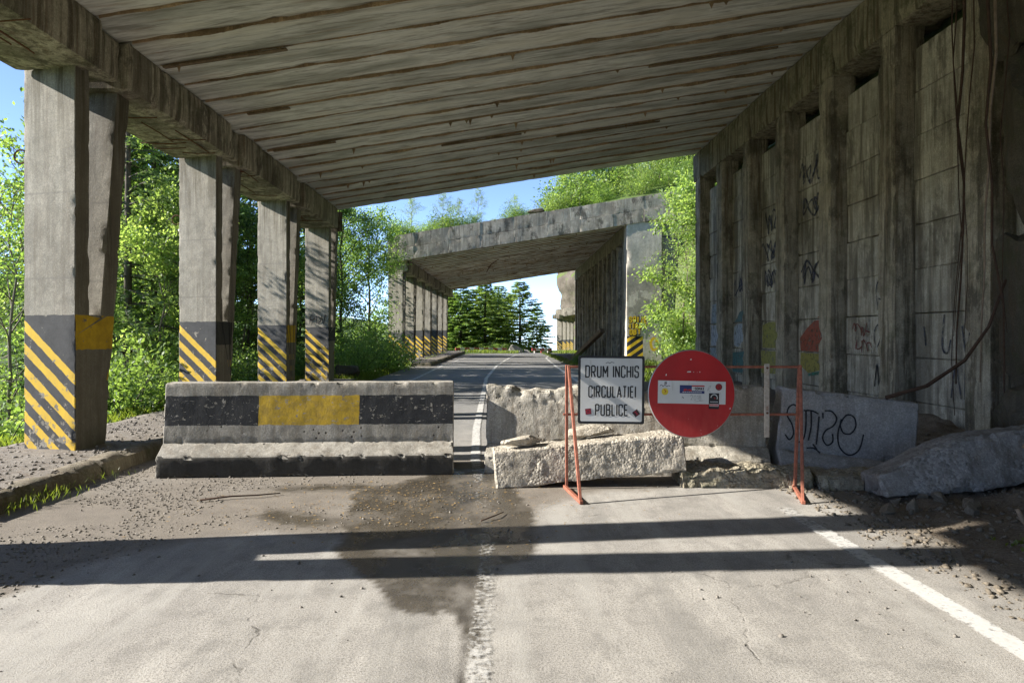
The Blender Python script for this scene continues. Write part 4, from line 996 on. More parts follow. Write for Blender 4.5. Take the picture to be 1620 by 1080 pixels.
# looping black tag on the tilted barrier (local plane laid on its sloping face)
tilt = math.atan2(.085, .72)
graff(b3, 'graffiti', (.0, .182, .36), (-tilt, 0, 0), [[(px_*.66, pz_*.92+.03) for px_, pz_ in st_] for st_ in [
    [(.30, .52), (.22, .55), (.14, .50), (.13, .40), (.22, .30), (.26, .18), (.20, .10), (.12, .16)],
    [(.44, .50), (.46, .30), (.44, .14), (.36, .08)], [(.40, .49), (.54, .50), (.66, .47)], [(.53, .49), (.55, .30), (.52, .12)], [(.67, .44), (.67, .26), (.66, .08)],
    [(.74, .42), (.73, .49)], [(.76, .52), (.88, .52), (.97, .44), (.92, .34), (.80, .27), (.76, .17), (.84, .09), (.93, .14), (.92, .24)],
    [(1.05, .44), (1.04, .36), (1.10, .27), (1.22, .27), (1.30, .37), (1.26, .48), (1.14, .50), (1.05, .40), (1.01, .24), (1.06, .08), (1.22, .0), (1.38, .08), (1.44, .28)],
    [(.50, .02), (.62, .03), (.74, -.02)], [(.60, .08), (.68, .02)]]], .018, MAT['spray'])
# tag on the fourth pillar
gp = [o for o in G1.children if o.name.startswith('pillar')][6]
graff(gp, 'graffiti', (.12, .188, 1.93), (0, 0, math.atan(-.30)), [[(.05, .0), (.07, .22)], [(.03, .22), (.20, .26), (.22, .16), (.06, .12)], [(.30, .02), (.30, .24)], [(.27, .25), (.44, .2), (.42, .06), (.28, .02)], [(.48, .26), (.54, .02), (.62, .30)]], .028, MAT['spray'])
# painted patches and tags on the retaining panels (x-facing faces)
pan = [o for o in G1.children if o.name.startswith('wall_panel')]
def panel_at(bay, course): return pan[bay*9+course]
RX = (0, 0, -math.pi/2)
def paint(bay, course, poly, col, name='graffiti'):
    p = panel_at(bay, course); ik = Ink(); ik.poly(poly)
    ik.build(name, mat_worn_paint('graffiti_paint', tuple(.75*x+.03 for x in col)), p, loc=(-.012, 1.62, 0), rot=RX)
# bays count from the near side; local x runs towards the camera, 0 = far end of the bay
paint(4, 2, [(.10, .30), (.45, .52), (.80, .68), (1.30, .70), (1.58, .70), (1.58, .02), (.14, .02)], (.42, .09, .035)); paint(4, 3, [(.9, .02), (1.58, .02), (1.58, .36), (1.35, .22), (1.2, .1)], (.42, .09, .035))
paint(4, 1, [(.12, .40), (.14, .69), (1.58, .69), (1.58, .36), (1.0, .34), (.5, .26)], (.42, .36, .06)); paint(4, 1, [(.5, .25), (1.0, .32), (1.58, .34), (1.58, .28), (.9, .24), (.5, .19)], (.04, .22, .15))
paint(5, 2, [(.06, .05), (.08, .62), (.5, .69), (1.2, .69), (1.3, .05)], (.40, .38, .08)); paint(5, 1, [(.06, .12), (.06, .69), (1.2, .69), (1.2, .15)], (.40, .37, .08)); paint(5, 1, [(1.21, .10), (1.21, .62), (1.58, .66), (1.58, .1)], (.42, .13, .08))
paint(6, 2, [(.15, .08), (.15, .62), (.5, .69), (1.5, .69), (1.5, .1), (1.1, .02), (.8, .2), (.5, .04)], (.48, .54, .58)); paint(6, 1, [(.1, .05), (.1, .60), (1.55, .66), (1.55, .03)], (.07, .20, .19)); paint(6, 3, [(.2, .02), (.6, .3), (1.4, .4), (1.5, .02)], (.10, .20, .20))
paint(7, 2, [(.2, .05), (.2, .66), (1.2, .69), (1.4, .3), (1.3, .02)], (.52, .56, .60)); paint(7, 3, [(.2, .02), (.3, .6), (1.3, .66), (1.4, .02)], (.36, .42, .46)); paint(7, 1, [(.1, .3), (.1, .69), (1.3, .69), (1.5, .1)], (.42, .48, .50))
def wall_tag(bay, course, strokes, w, mat): graff(panel_at(bay, course), 'graffiti', (-.013, 1.62, 0), RX, strokes, w, mat)
def scrawl(seed, x0, z0, n, dx, h):
    q = random.Random(seed); return [(x0+i*dx*.32+q.uniform(-.6, .6)*dx, z0+h*(.5+.62*math.sin(i*1.9+q.uniform(-.7, .7)))) for i in range(n)]
zig = lambda x0, z0, n, dx, h: [(x0+i*dx*.5, z0+(h if i % 2 else 0)+random.uniform(-.04, .04)) for i in range(2*n)]
wall_tag(3, 2, [scrawl(3, .3, .38, 14, .12, .2), scrawl(4, .4, .08, 13, .12, .18)], .022, MAT['sprayred']); wall_tag(3, 2, [[(1.05, .15), (1.0, .4), (1.12, .55), (1.2, .35), (1.1, .15)], [(1.3, .12), (1.32, .6)]], .03, MAT['sprayblue'])
wall_tag(3, 3, [[(1.1, .1), (1.05, .5), (1.2, .62), (1.25, .3), (1.12, .3)], [(1.3, .05), (1.34, .55)]], .03, MAT['sprayblue']); wall_tag(3, 1, [zig(1.0, .2, 3, .16, .35)], .03, MAT['spray'])
wall_tag(2, 2, [[(.25, .5), (.30, .2)], [(.75, .68), (.70, .2), (.82, .1), (.9, .3)], [(1.15, .5), (1.24, .12), (1.36, .66)]], .035, MAT['sprayblue']); wall_tag(2, 1, [[(.9, .15), (1.0, .62), (1.12, .15)], [(1.2, .15), (1.22, .6), (1.34, .5), (1.24, .35)], [(1.42, .6), (1.45, .1)]], .03, MAT['sprayblue'])
for (b_, c_) in ((5, 5), (5, 6), (4, 6), (4, 7), (5, 4), (6, 4), (4, 4)):
    wall_tag(b_, c_, [scrawl(b_*10+c_, .2, .12, 11, .28, .40), scrawl(b_*7+c_, .5, .15, 6, .3, .3)], .05, MAT['sprayblue'])
# yellow writing on the end pier of the second gallery
pr = [o for o in G2.children if o.name.startswith('end_pier')][0]
def pier_text(txt, x0, x1, z, h):
    ik = Ink(); write(ik, txt, x0, x1, z, h, .075, wob=.10, track=.5); ik.build('graffiti', MAT['sprayyellow'], pr, loc=(0, -.028, 0))
    ik = Ink(); write(ik, txt, x0+.02, x1+.02, z-.02, h, .12, wob=.10, track=.5); ik.build('graffiti', MAT['spray'], pr, loc=(0, -.024, 0))
pier_text('SOTZE', .14, 1.02, 2.36, .26); pier_text('4TRAIY', .14, 1.02, 2.02, .24); pier_text('OBT', .16, .70, 1.70, .24)
ik = Ink(); ik.stroke(smooth_curve([(1.32, .95), (1.26, 1.3), (1.42, 1.5), (1.6, 1.3), (1.58, .98), (1.42, .9), (1.32, .95)]), .14); ik.build('graffiti', MAT['sprayyellow'], pr, loc=(0, -.028, 0))

# ------------------------------------------------------------------ far barriers and the heap of stones
def far_rail(pts, label, nred, posts):
    a = Vector(pts[0]); b = Vector(pts[1]); d = b-a; L = d.length; root = empty('barrier_rail', a, (0, math.asin(-d.z/L), math.atan2(d.y, d.x)), label=label, cat='barrier')
    for k in range(nred):
        x0 = L*k/nred; x1 = L*(k+1)/nred; m = MB(); m.box((x0+.004, -.07, .42), (x1-.004, .07, .72), .02)
        m.build('rail_segment', FR if k % 2 == 0 else FW, root)
    for k in range(posts): m = MB(); x = L*(k+.5)/posts; m.box((x-.09, .0, -.3), (x+.09, .14, .425), .01); m.build('post', FR if k % 2 else FW, root)
FR = mat_flat('faded_red_paint', (.34, .05, .045), .7, .4, 8, dirt=(.30, .22, .18)); FW = mat_flat('dirty_white_paint', (.56, .53, .49), .7, .3, 8, dirt=(.30, .26, .22))
far_rail([(-4.4, 70, -.35), (.9, 72.5, -.45)], 'long red and white striped rail barrier across the far end of the road', 11, 6)
far_rail([(3.7, 75.0, -.5), (6.0, 76.5, -.55)], 'short red and white rail barrier to the right of the far stone heap', 5, 3)
for k, (x, y, s, lab) in enumerate(((1.9, 72.5, (1.15, .8, .85), 'largest grey boulder heaped at the end of the far striped rail'), (3.0, 72.6, (.5, .45, .42), 'small grey boulder right of the large one by the far striped rail'), (.95, 71.6, (.55, .5, .38), 'low grey boulder left of the large one by the far striped rail'))):
    tag(link('boulder', rock_mesh(s, 300+k), MAT['stone'], None, (x, y, -.32+s[2]*.35)), lab, 'boulder')
tag(link('boulder', rock_mesh((.62, .55, .42), 310), MAT['darkrock'], None, (-5.35, 24.2, .3)), 'dark boulder on the verge right behind the last striped pillar', 'boulder')
tag(link('boulder', rock_mesh((.55, .4, .22), 311), MAT['darkrock'], None, (2.1, 36.9, 8.35)), 'dark stone lying on the roof edge of the second gallery', 'boulder')

# ------------------------------------------------------------------ trees, shrubs, grass
def leaf_quads(P, D, ln, wd, rng, up=.35):
    n = len(P); D = D/np.maximum(np.linalg.norm(D, axis=1), 1e-6)[:, None]
    N = rng.normal(size=(n, 3)); N[:, 2] = np.abs(N[:, 2])+up; N -= D*np.sum(N*D, 1)[:, None]; N /= np.maximum(np.linalg.norm(N, axis=1), 1e-6)[:, None]
    S_ = np.cross(N, D); l = (ln*(.7+.6*rng.random(n)))[:, None]; w = (wd*(.7+.6*rng.random(n)))[:, None]
    V = np.stack([P, P+D*l*.5+S_*w*.5+N*w*.12, P+D*l, P+D*l*.5-S_*w*.5+N*w*.12], 1)
    return V.reshape(-1, 3)
def quads_mesh(name, V):
    n = len(V)//4; return mesh_np(name, V, np.arange(n*4).reshape(n, 4), False)
def unit(v): return v/max(1e-9, np.linalg.norm(v))
def leafy(seed, h, spread, ntwig, leaf=.09, base=.18, per=10, trunk_r=.09, lean=0, clump=.30):
    r = np.random.default_rng(seed); mb = MB(); T = []
    n = 9; tp = [np.array([lean*h*(k/n)**2+.05*h*.3*r.normal()*(k/n), .05*h*.3*r.normal()*(k/n), h*.93*k/n]) for k in range(n+1)]
    mb.tube(tp, [trunk_r*(1-.88*k/n) for k in range(n+1)], 6)
    nb = int(10+h*1.8); ga = r.random()*6
    for b in range(nb):
        t = base+(1-base)*(b+.5*r.random())/nb; q = t*n; i0 = min(int(q), n-1); p0 = tp[i0]+(tp[i0+1]-tp[i0])*(q-i0); ga += 2.4+.5*r.normal()
        el = .25+.75*t+.2*r.normal(); prof = (math.sin(math.pi*min(1, .12+.80*((t-base)/(1-base))))**.7)
        L = spread*prof*(.75+.45*r.random()); d = np.array([math.cos(ga)*math.cos(el), math.sin(ga)*math.cos(el), math.sin(el)])
        pts = [p0]; 
        for k in range(4): d = unit(d+.22*r.normal(size=3)+np.array([0, 0, .05])); pts.append(pts[-1]+d*L/4)
        mb.tube(pts, [trunk_r*.42*(1-t*.6)*(1-.8*k/4) for k in range(5)], 4, False)
        for s_ in range(int(5+r.integers(4))):
            kk = r.integers(1, 4) if s_ else 3; f = r.random(); q0 = pts[kk]*(1-f)+pts[kk+1]*f
            dd = unit(d+.9*r.normal(size=3)); L2 = L*(.22+.30*r.random())+.15
            q1 = q0+dd*L2*.5+.05*r.normal(size=3); q2 = q1+unit(dd+.4*r.normal(size=3))*L2*.5
            mb.tube([q0, q1, q2], [.012, .008, .004], 3, False); T.append((q0, q1, q2))
    T = np.array(T); m = len(T); per_t = max(1, ntwig*per//m)
    k = np.repeat(np.arange(m), per_t); f = r.random(len(k))[:, None]; f = f**.7
    P = np.where(f < .5, T[k, 0]+(T[k, 1]-T[k, 0])*f*2, T[k, 1]+(T[k, 2]-T[k, 1])*(f*2-1)); P = P+r.normal(size=P.shape)*clump*np.array([1, 1, .7])*(.35+.65*r.random((len(P), 1)))
    D = (T[k, 2]-T[k, 0])+r.normal(size=P.shape)*.55*np.linalg.norm(T[k, 2]-T[k, 0], axis=1)[:, None]+np.array([0, 0, -.1])
    return mb.mesh('trunk', True), quads_mesh('crown', leaf_quads(P, D, leaf, leaf*.62, r))
def bush(seed, h, spread, nstem, nleaf, leaf=.07):
    r = np.random.default_rng(seed); mb = MB(); Ps = []; Ds = []
    for s_ in range(nstem):
        a = r.random()*6.283; rad = spread*.35*math.sqrt(r.random()); p = np.array([rad*math.cos(a), rad*math.sin(a), -.1]); out = .2+.75*r.random()
        d = unit(np.array([math.cos(a)*out, math.sin(a)*out, 1.0])); L = h*(.6+.5*r.random())*(1-.25*out); pts = [p]
        for k in range(5): d = unit(d+.20*r.normal(size=3)+np.array([0, 0, .03])); pts.append(pts[-1]+d*L/5)
        mb.tube(pts, [.016*(1-.8*k/5) for k in range(6)], 4, False)
        m = nleaf//nstem; f = 5*(r.random(m)**.75); i0 = np.minimum(f.astype(int), 4); pp = np.array(pts); fr = (f-i0)[:, None]
        P = pp[i0]*(1-fr)+pp[i0+1]*fr; off = r.normal(size=P.shape)*(.10+.06*h)*np.array([1, 1, .6]); Ps.append(P+off); Ds.append(off+.5*(pp[i0+1]-pp[i0])+.08*r.normal(size=P.shape))
    P = np.concatenate(Ps); D = np.concatenate(Ds); ok = P[:, 2] > .02
    return mb.mesh('stem', True), quads_mesh('foliage', leaf_quads(P[ok], D[ok], leaf, leaf*.6, r))
def conifer(seed, h, rad, nwh, per=30, base=.06, droop=.18, ndl=.20, wd=.05, thin=1.0):
    r = np.random.default_rng(seed); mb = MB(); mb.tube([(0, 0, -.4), (.01, 0, h*.5), (0, .01, h)], [.011*h**.9+.03, .007*h**.9+.015, .008], 7)
    Ps = []; Ds = []
    for w in range(nwh):
        t = base+(1-base)*(w+.3*r.random())/nwh; z = h*t; nbr = 5+int(r.integers(3)); a0 = r.random()*6
        for b in range(nbr):
            if r.random() > thin: continue
            a = a0+6.283*b/nbr+.25*r.normal(); L = rad*(1-t)**.8*(.7+.5*r.random())*min(1, .55+t*2.2)+.10
            dz = .28*(t-.35)+.10*r.normal(); pts = []
            for k in range(6):
                s_ = k/5; pts.append(np.array([math.cos(a+.05*r.normal())*L*s_, math.sin(a)*L*s_, z+L*(dz*s_-droop*1.4*s_*s_+.16*s_**3)]))
            mb.tube([pts[0], pts[2], pts[5]], [.004+.012*L, .003+.007*L, .003], 3, False)
            m = int(per*(.35+L/rad)); f = 5*np.sqrt(r.random(m)); i0 = np.minimum(f.astype(int), 4); fr = (f-i0)[:, None]; pp = np.array(pts); P = pp[i0]*(1-fr)+pp[i0+1]*fr
            out = np.array([math.cos(a), math.sin(a), 0]); sd = np.array([-math.sin(a), math.cos(a), 0]); sg_ = np.where(r.random(m) > .5, 1, -1)[:, None]
            D = out*.75+sd*sg_*(.35+.8*r.random((m, 1)))+np.array([0, 0, 1])*(-.30+.22*r.normal(size=(m, 1)))
            Ps.append(P+.02*r.normal(size=P.shape)); Ds.append(D*np.array(1.0))
    P = np.concatenate(Ps); D = np.concatenate(Ds)
    V = leaf_quads(P, D, ndl, wd, r, .9); V2 = leaf_quads(P+.02, D+.25*r.normal(size=D.shape), ndl*.85, wd*.9, r, -.2)
    return mb.mesh('trunk', True), quads_mesh('crown', np.concatenate([V, V2]))
VAR = {}
VAR['leafyA'] = leafy(1, 7.5, 2.5, 1150, .115, .20, 10, .10)
VAR['leafyB'] = leafy(2, 7.0, 2.3, 1100, .11, .12, 10, .09, .04)
VAR['leafyC'] = leafy(3, 9.5, 3.0, 1300, .125, .25, 10, .13)
VAR['sparse'] = leafy(4, 7.0, 1.9, 620, .09, .15, 8, .055, .06, .22)
VAR['sapling'] = leafy(5, 6.6, 1.45, 1300, .105, .08, 10, .05, -.03, .20)
VAR['bushA'] = bush(11, 1.5, 1.5, 26, 5200, .085)
VAR['bushB'] = bush(12, 1.9, 1.7, 24, 5200, .085)
VAR['bushC'] = bush(13, 1.2, 1.7, 28, 4600, .075)
VAR['spruceA'] = conifer(21, 12, 2.5, 38, 52, .03, .16, .26, .085)
VAR['spruceB'] = conifer(22, 10, 2.5, 34, 52, .02, .16, .26, .085)
VAR['spruceC'] = conifer(23, 14, 3.0, 32, 42, .06, .24, .22, .05, .7)
VAR['larch'] = conifer(24, 9, 2.5, 34, 46, .03, .06, .24, .09, .95)
SEEN = {}
def plant(var, name, cat, label, x, y, h, mat, group=None, z=None, rz=None, wide=1.0, tilt=0):
    tm, cm = VAR[var]; H0 = {'leafyA': 7.5, 'leafyB': 7.0, 'leafyC': 9.5, 'sparse': 7, 'sapling': 6.6, 'bushA': 1.5, 'bushB': 1.9, 'bushC': 1.2, 'spruceA': 12, 'spruceB': 10, 'spruceC': 14, 'larch': 9}[var]
    z0 = float(ground_h(np.array([x]), np.array([y]))[0])-.05 if z is None else z
    s = h/H0; root = empty(name, (x, y, z0), (tilt, 0, random.uniform(0, 6.28) if rz is None else rz), label, cat, group); root.scale = (s*wide, s*wide, s)
    isb = var.startswith('bush'); bark = MAT['barkpale'] if var in ('sparse', 'sapling') else MAT['bark']
    if len(tm.materials) == 0: tm.materials.append(bark); cm.materials.append(MAT[mat])
    link('stem' if isb else 'trunk', tm, None, root)
    c = link('foliage' if isb else 'crown', cm, None, root); c.material_slots[0].link = 'OBJECT'; c.material_slots[0].material = MAT[mat]
    return root
gz = lambda x, y: float(ground_h(np.array([x]), np.array([y]))[0])
def top(x, y, py): return (530-py)*y/1080+1.65-gz(x, y)      # tree height that brings its tip to picture row py
# the valley side, between and beyond the pillars
V1 = [
 ('sparse', 'young_tree', -11.6, 16.2, 235, 'leaf', 'thin young leafy tree at the left edge, outside the nearest striped pillar'),
 ('sparse', 'young_tree', -15.4, 19.5, 300, 'leafpale', 'pale sparse young tree low behind the thin one at the left edge'),
 ('sapling', 'young_tree', -9.8, 19.9, 300, 'leafpale', 'bright slim young tree just behind the nearest striped pillar'),
 ('leafyB', 'leafy_tree', -13.8, 25.6, 240, 'leafpale', 'pale leafy tree left of centre between the first two striped pillars'),
 ('sapling', 'young_tree', -9.4, 25.2, 330, 'leafpale', 'bright slim young tree between the second and third striped pillars'),
 ('spruceC', 'spruce_tree', -10.9, 20.1, -60, 'needle', 'tall loose spruce rising right behind the nearest striped pillar'),
 ('spruceA', 'spruce_tree', -12.2, 24.2, 60, 'needle', 'dark spruce close left of the second striped pillar'),
 ('leafyC', 'leafy_tree', -13.6, 24.0, 190, 'leaf', 'fresh green leafy tree between the first two striped pillars, behind the loose spruce'),
 ('spruceB', 'spruce_tree', -10.3, 28.4, 215, 'needle', 'spruce filling the gap between the second and third striped pillars'),
 ('leafyA', 'leafy_tree', -9.3, 25.4, 340, 'leafdark', 'deep green leafy tree low between the second and third striped pillars'),
 ('spruceB', 'spruce_tree', -9.2, 31.0, 250, 'needle', 'spruce between the third and fourth striped pillars'),
 ('leafyB', 'leafy_tree', -8.6, 29.5, 390, 'leaf', 'leafy tree low between the third and fourth striped pillars'),
 ('leafyC', 'leafy_tree', -7.2, 31.5, 322, 'leafdark', 'big leafy tree filling the view right of the last striped pillar'),
 ('leafyA', 'leafy_tree', -6.35, 33.6, 345, 'leaf', 'leafy tree pressing against the left end of the second gallery roof'),
 ('leafyB', 'leafy_tree', -9.6, 38.5, 345, 'leaf', 'fresh green tree behind the left end of the second gallery roof'),
]
for v, nm, x, y, py, mt, lab in V1: plant(v, nm, 'tree', lab, x, y, top(x, y, py), mt)
GB = 'mixed trees standing further down the valley side'
for k in range(11):
    x = -17-20*RNG.random()-(k % 3)*4; y = 27+40*RNG.random(); py = 290+110*RNG.random()
    v = ('leafyC', 'spruceA', 'leafyA', 'spruceC', 'leafyB')[k % 5]
    con = v.startswith('spruce'); h = min(19, max(7, top(x, y, py)))
    plant(v, 'spruce_tree' if con else 'leafy_tree', 'tree', 'spruce down the valley side' if con else 'leafy tree down the valley side', x, y, h, 'needle' if con else ('leaf', 'leafdark')[k % 2], GB+(', spruces' if con else ', leafy ones'))
for (v, x, y, h, mt, lab) in (
 ('bushA', -7.75, 13.6, 1.75, 'leaf', 'bright green bush beside the pavement between the first two striped pillars'),
 ('bushB', -8.9, 15.3, 1.7, 'leaf', 'taller green bush behind the bright one near the first striped pillar'),
 ('bushC', -9.8, 11.6, 2.2, 'leaf', 'green bush at the left edge behind the foot of the nearest striped pillar'),
 ('bushB', -10.7, 13.3, 2.4, 'leafpale', 'pale bush at the left edge, further down the bank'),
 ('bushA', -7.9, 20.5, 1.7, 'leafdark', 'dark bush low between the second and third striped pillars'),
 ('bushB', -7.4, 24.5, 1.8, 'leafdark', 'dark bush low between the third and fourth striped pillars'),
 ('bushB', -5.7, 26.6, 1.9, 'leaf', 'shrub on the verge right of the last striped pillar'),
 ('bushA', -5.9, 29.8, 2.4, 'leaf', 'broad shrub on the verge below the big leafy tree'),
 ('bushC', -5.75, 33.0, 1.9, 'leafdark', 'shrub at the foot of the first pillar of the second gallery')):
    plant(v, 'bush', 'bush', lab, x, y, h, mt)
# right-hand gap between the galleries
for (v, nm, x, y, h, mt, lab) in (
 ('sparse', 'young_tree', 7.7, 28.4, 6.6, 'leafpale', 'pale green young tree in front of the stone end wall of the second gallery'),
 ('sapling', 'young_tree', 8.4, 28.6, 8.6, 'leafpale', 'taller pale young tree close by the near gallery wall'),):
    plant(v, nm, 'tree', lab, x, y, h, mt)
for (v, x, y, h, mt, lab) in (
 ('bushB', 8.0, 28.6, 2.3, 'leafpale', 'pale shrub below the yellow writing on the end pier'),
 ('bushA', 7.2, 25.6, 1.6, 'leaf', 'green shrub just above the round red sign'),
 ('bushC', 8.9, 31.5, 3.2, 'leafpale', 'broad pale shrub against the rough end wall of the second gallery'),
 ('bushC', 4.6, 38.2, .9, 'leafdark', 'small leafy plant in front of the dark columns of the second gallery')):
    plant(v, 'bush', 'bush', lab, x, y, h, mt, wide=.55)
# growth on the roof of the second gallery
def rz2(x, y): return roofz(x-.3)+1.1+min(max(y-36, 0), 6)*.10+max(x-2, 0)*min(max(y-36, 0), 12)*.035
for k, x in enumerate(np.arange(-5.2, 3.0, .74)):
    y = 37.0+2.2*RNG.random(); h = .45+.9*RNG.random()**1.5+(.45 if x < -2 else 0)
    plant(('bushA', 'bushC', 'bushB')[k % 3], 'roof_bush', 'bush', 'low bush on the left of the second gallery roof', float(x), y, h, ('leaf', 'leafpale', 'leaf')[k % 3], 'low bushes along the left part of the second gallery roof', z=rz2(x, y)-.05, wide=.55+.5*RNG.random())
for (x, y, h, lab, wd) in ((-1.2, 39.5, 2.3, 'thin bare-looking young tree on the middle of the second gallery roof', 1.0), (-3.3, 40.0, 2.4, 'leaning thin young tree left of the bare-looking one on the second gallery roof', 1.3), (-4.9, 38.6, 2.3, 'thin young tree at the left end of the second gallery roof', 1.3), (1.0, 39.2, 1.6, 'short thin young tree just left of the dark stone on the second gallery roof', 1.4), (-2.2, 38.4, 1.8, 'small thin young tree nearest the roof edge of the second gallery', 1.4)):
    plant('sparse', 'young_tree', 'tree', lab, x, y, h, 'leafpale', z=rz2(x, y), wide=wd)
for k in range(15):
    x = 3.0+.76*k+.4*RNG.random(); y = 37.6+(k % 3)*2.0+RNG.random(); h = 1.0+1.9*RNG.random()
    plant(('bushB', 'bushA', 'bushC')[k % 3], 'roof_bush', 'bush', 'bright bush on the right of the second gallery roof', x, y, h, ('leafpale', 'leaf', 'leafpale', 'leaf')[k % 4], 'tall bushes on the right part of the second gallery roof', z=rz2(x, y)-.1, wide=.6+.5*RNG.random())
for k in range(7):
    x = 3.9+1.35*k+.5*RNG.random(); y = 40.0+(k % 2)*2.2+RNG.random()
    plant(('sapling', 'leafyB', 'sparse')[k % 3], 'young_tree', 'tree', 'slim young tree on the right of the second gallery roof', x, y, 3.2+1.6*RNG.random(), ('leafpale', 'leaf')[k % 2], 'slim young trees on the right part of the second gallery roof', z=rz2(x, y)-.1, wide=1.1)
for k in range(12):
    x = 4.6+.85*k+.5*RNG.random(); y = 44.0+(k % 2)*3+RNG.random()
    plant(('leafyA', 'leafyB', 'leafyC')[k % 3], 'leafy_tree', 'tree', 'leafy tree on the slope above the second gallery', x, y, 4.6+1.6*RNG.random(), ('leaf', 'leafpale')[k % 2], 'leafy trees on the slope above the second gallery', z=rz2(x, y)-.3)
for k in range(12):
    x = 10+1.2*k; y = 24.5+(k % 4)*2.6; plant(('bushB', 'leafyA')[k % 2], 'hillside_bush' if k % 2 == 0 else 'leafy_tree', 'bush' if k % 2 == 0 else 'tree', 'bush on the steep bank between galleries' if k % 2 == 0 else 'leafy tree on the steep bank between galleries', x, y, 2.6 if k % 2 == 0 else 5.5, ('leaf', 'leafpale')[k % 2], 'growth on the bank between the galleries')
# conifers where the road bends away
for (v, nm, x, y, py, mt, lab, wd) in (
 ('spruceA', 'spruce_tree', -6.2, 80, 452, 'larch', 'dark spruce at the left end of the far striped rail', 1.9),
 ('spruceB', 'spruce_tree', -4.3, 79, 448, 'leaf', 'dark spruce just right of the last pillar of the second gallery', 1.8),
 ('spruceA', 'spruce_tree', -1.5, 79, 440, 'leafpale', 'full green spruce in the middle of the far group above the striped rail', 2.2),
 ('spruceB', 'spruce_tree', 0.1, 85, 450, 'leafpale', 'dark spruce between the two fullest conifers of the far group', 2.0),
 ('larch', 'larch_tree', 2.6, 81, 444, 'leafpale', 'light green broad conifer above the far stone heap', 2.0),
 ('spruceB', 'spruce_tree', 5.0, 88, 478, 'leafpale', 'small spruce in front of the third gallery', 1.5),
 ('spruceA', 'spruce_tree', -9, 92, 440, 'larch', 'spruce standing behind the left end of the far group', 2.0),
 ('leafyA', 'leafy_tree', -4.6, 84, 480, 'leaf', 'leafy tree among the dark spruces left in the far group', 1.2),
 ('leafyC', 'leafy_tree', 1.2, 96, 470, 'leafpale', 'pale leafy tree behind the far stone heap', 1.3),
 ('leafyB', 'leafy_tree', -.6, 100, 470, 'leaf', 'leafy tree far behind the middle of the far group', 1.5),
 ('leafyA', 'leafy_tree', -6.5, 98, 470, 'leaf', 'leafy tree far behind the left part of the far group', 1.5),
 ('spruceB', 'spruce_tree', -3.0, 93, 455, 'larch', 'spruce half hidden behind the far group, left of its fullest tree', 2.0)):
    plant(v, nm, 'tree', lab, x, y, top(x, y, py), mt, wide=wd)
for k in range(5): plant('bushB', 'bush', 'bush', 'bush at the foot of the cliff beyond the far rail', 15.5+2.2*k, 122-2*k, 2.2, 'leafdark', 'bushes at the foot of the cliff', z=gz(15.5+2.2*k, 122-2*k)-.3)
for k in range(5): plant('bushC', 'bush', 'bush', 'low undergrowth bush behind the far striped rail', -4.4+1.5*k, 76.5+RNG.random(), 1.5, 'leafdark', 'undergrowth behind the far rail')

# grass on the verges
def grass(name, boxes, seed):
    r = np.random.default_rng(seed); Ps = []
    for (x0, x1, y0, y1, n, hh) in boxes:
        x = r.uniform(x0, x1, n); y = r.uniform(y0, y1, n); keep = fbm2(x, y, seed, 3, 1.1) > -.18; x = x[keep]; y = y[keep]
        Ps.append(np.stack([x, y, ground_h(x, y), hh*(.5+.9*r.random(len(x)))], 1))
    P = np.concatenate(Ps); n = len(P); h = P[:, 3]; a = r.uniform(0, 6.283, n); w = (.006+.02*h)
    dx = np.cos(a)*w; dy = np.sin(a)*w; b = r.uniform(0, 6.283, n); lx = np.cos(b)*h*.45; ly = np.sin(b)*h*.45
    z = P[:, 2]-.02
    V = np.stack([np.stack([P[:, 0]-dx, P[:, 1]-dy, z], 1), np.stack([P[:, 0]+dx, P[:, 1]+dy, z], 1), np.stack([P[:, 0]+lx*.4+dx*.7, P[:, 1]+ly*.4+dy*.7, z+h*.65], 1), np.stack([P[:, 0]+lx, P[:, 1]+ly, z+h], 1)], 1).reshape(-1, 3)
    link(name, mesh_np(name, V, np.arange(4*n).reshape(n, 4)), MAT['grass'])['kind'] = 'stuff'
grass('grass', [(-9.5, -6.75, 7.0, 16, 15000, .16), (-9, -6.8, 16, 24, 7000, .18), (-6.9, -4.6, 23.3, 36.5, 12000, .2), (4.0, 9.5, 23, 36, 7000, .2), (-4.75, -4.4, 36.5, 60, 1800, .14), (3.9, 4.6, 37, 62, 2500, .16), (-5, 2, 66.5, 74, 5000, .3), (6, 9, 67, 82, 4000, .3)], 401)
# tufts at the kerb
r = np.random.default_rng(5); Vt = []
for (tx, ty, n, hh) in ((-4.52, 6.4, 90, .10), (-4.5, 6.75, 80, .12), (-4.48, 7.1, 25, .08), (-4.47, 7.7, 22, .11), (-6.5, 8.3, 60, .14), (-6.75, 8.0, 60, .14), (3.95, 5.05, 26, .05), (4.15, 4.9, 20, .05), (-4.5, 6.7, 40, .1)):
    p = np.stack([tx+.13*r.normal(size=n), ty+.16*r.normal(size=n), np.full(n, .03 if tx > -6 else .12)+(.05 if tx > 0 else 0)], 1); d = np.stack([.5*r.normal(size=n), .5*r.normal(size=n), np.ones(n)], 1); Vt.append(leaf_quads(p, d, hh*.85, .008 if tx < 0 else .03, r, .1))
link('grass_tuft', quads_mesh('grass_tuft', np.concatenate(Vt)), MAT['grass'])['kind'] = 'stuff'

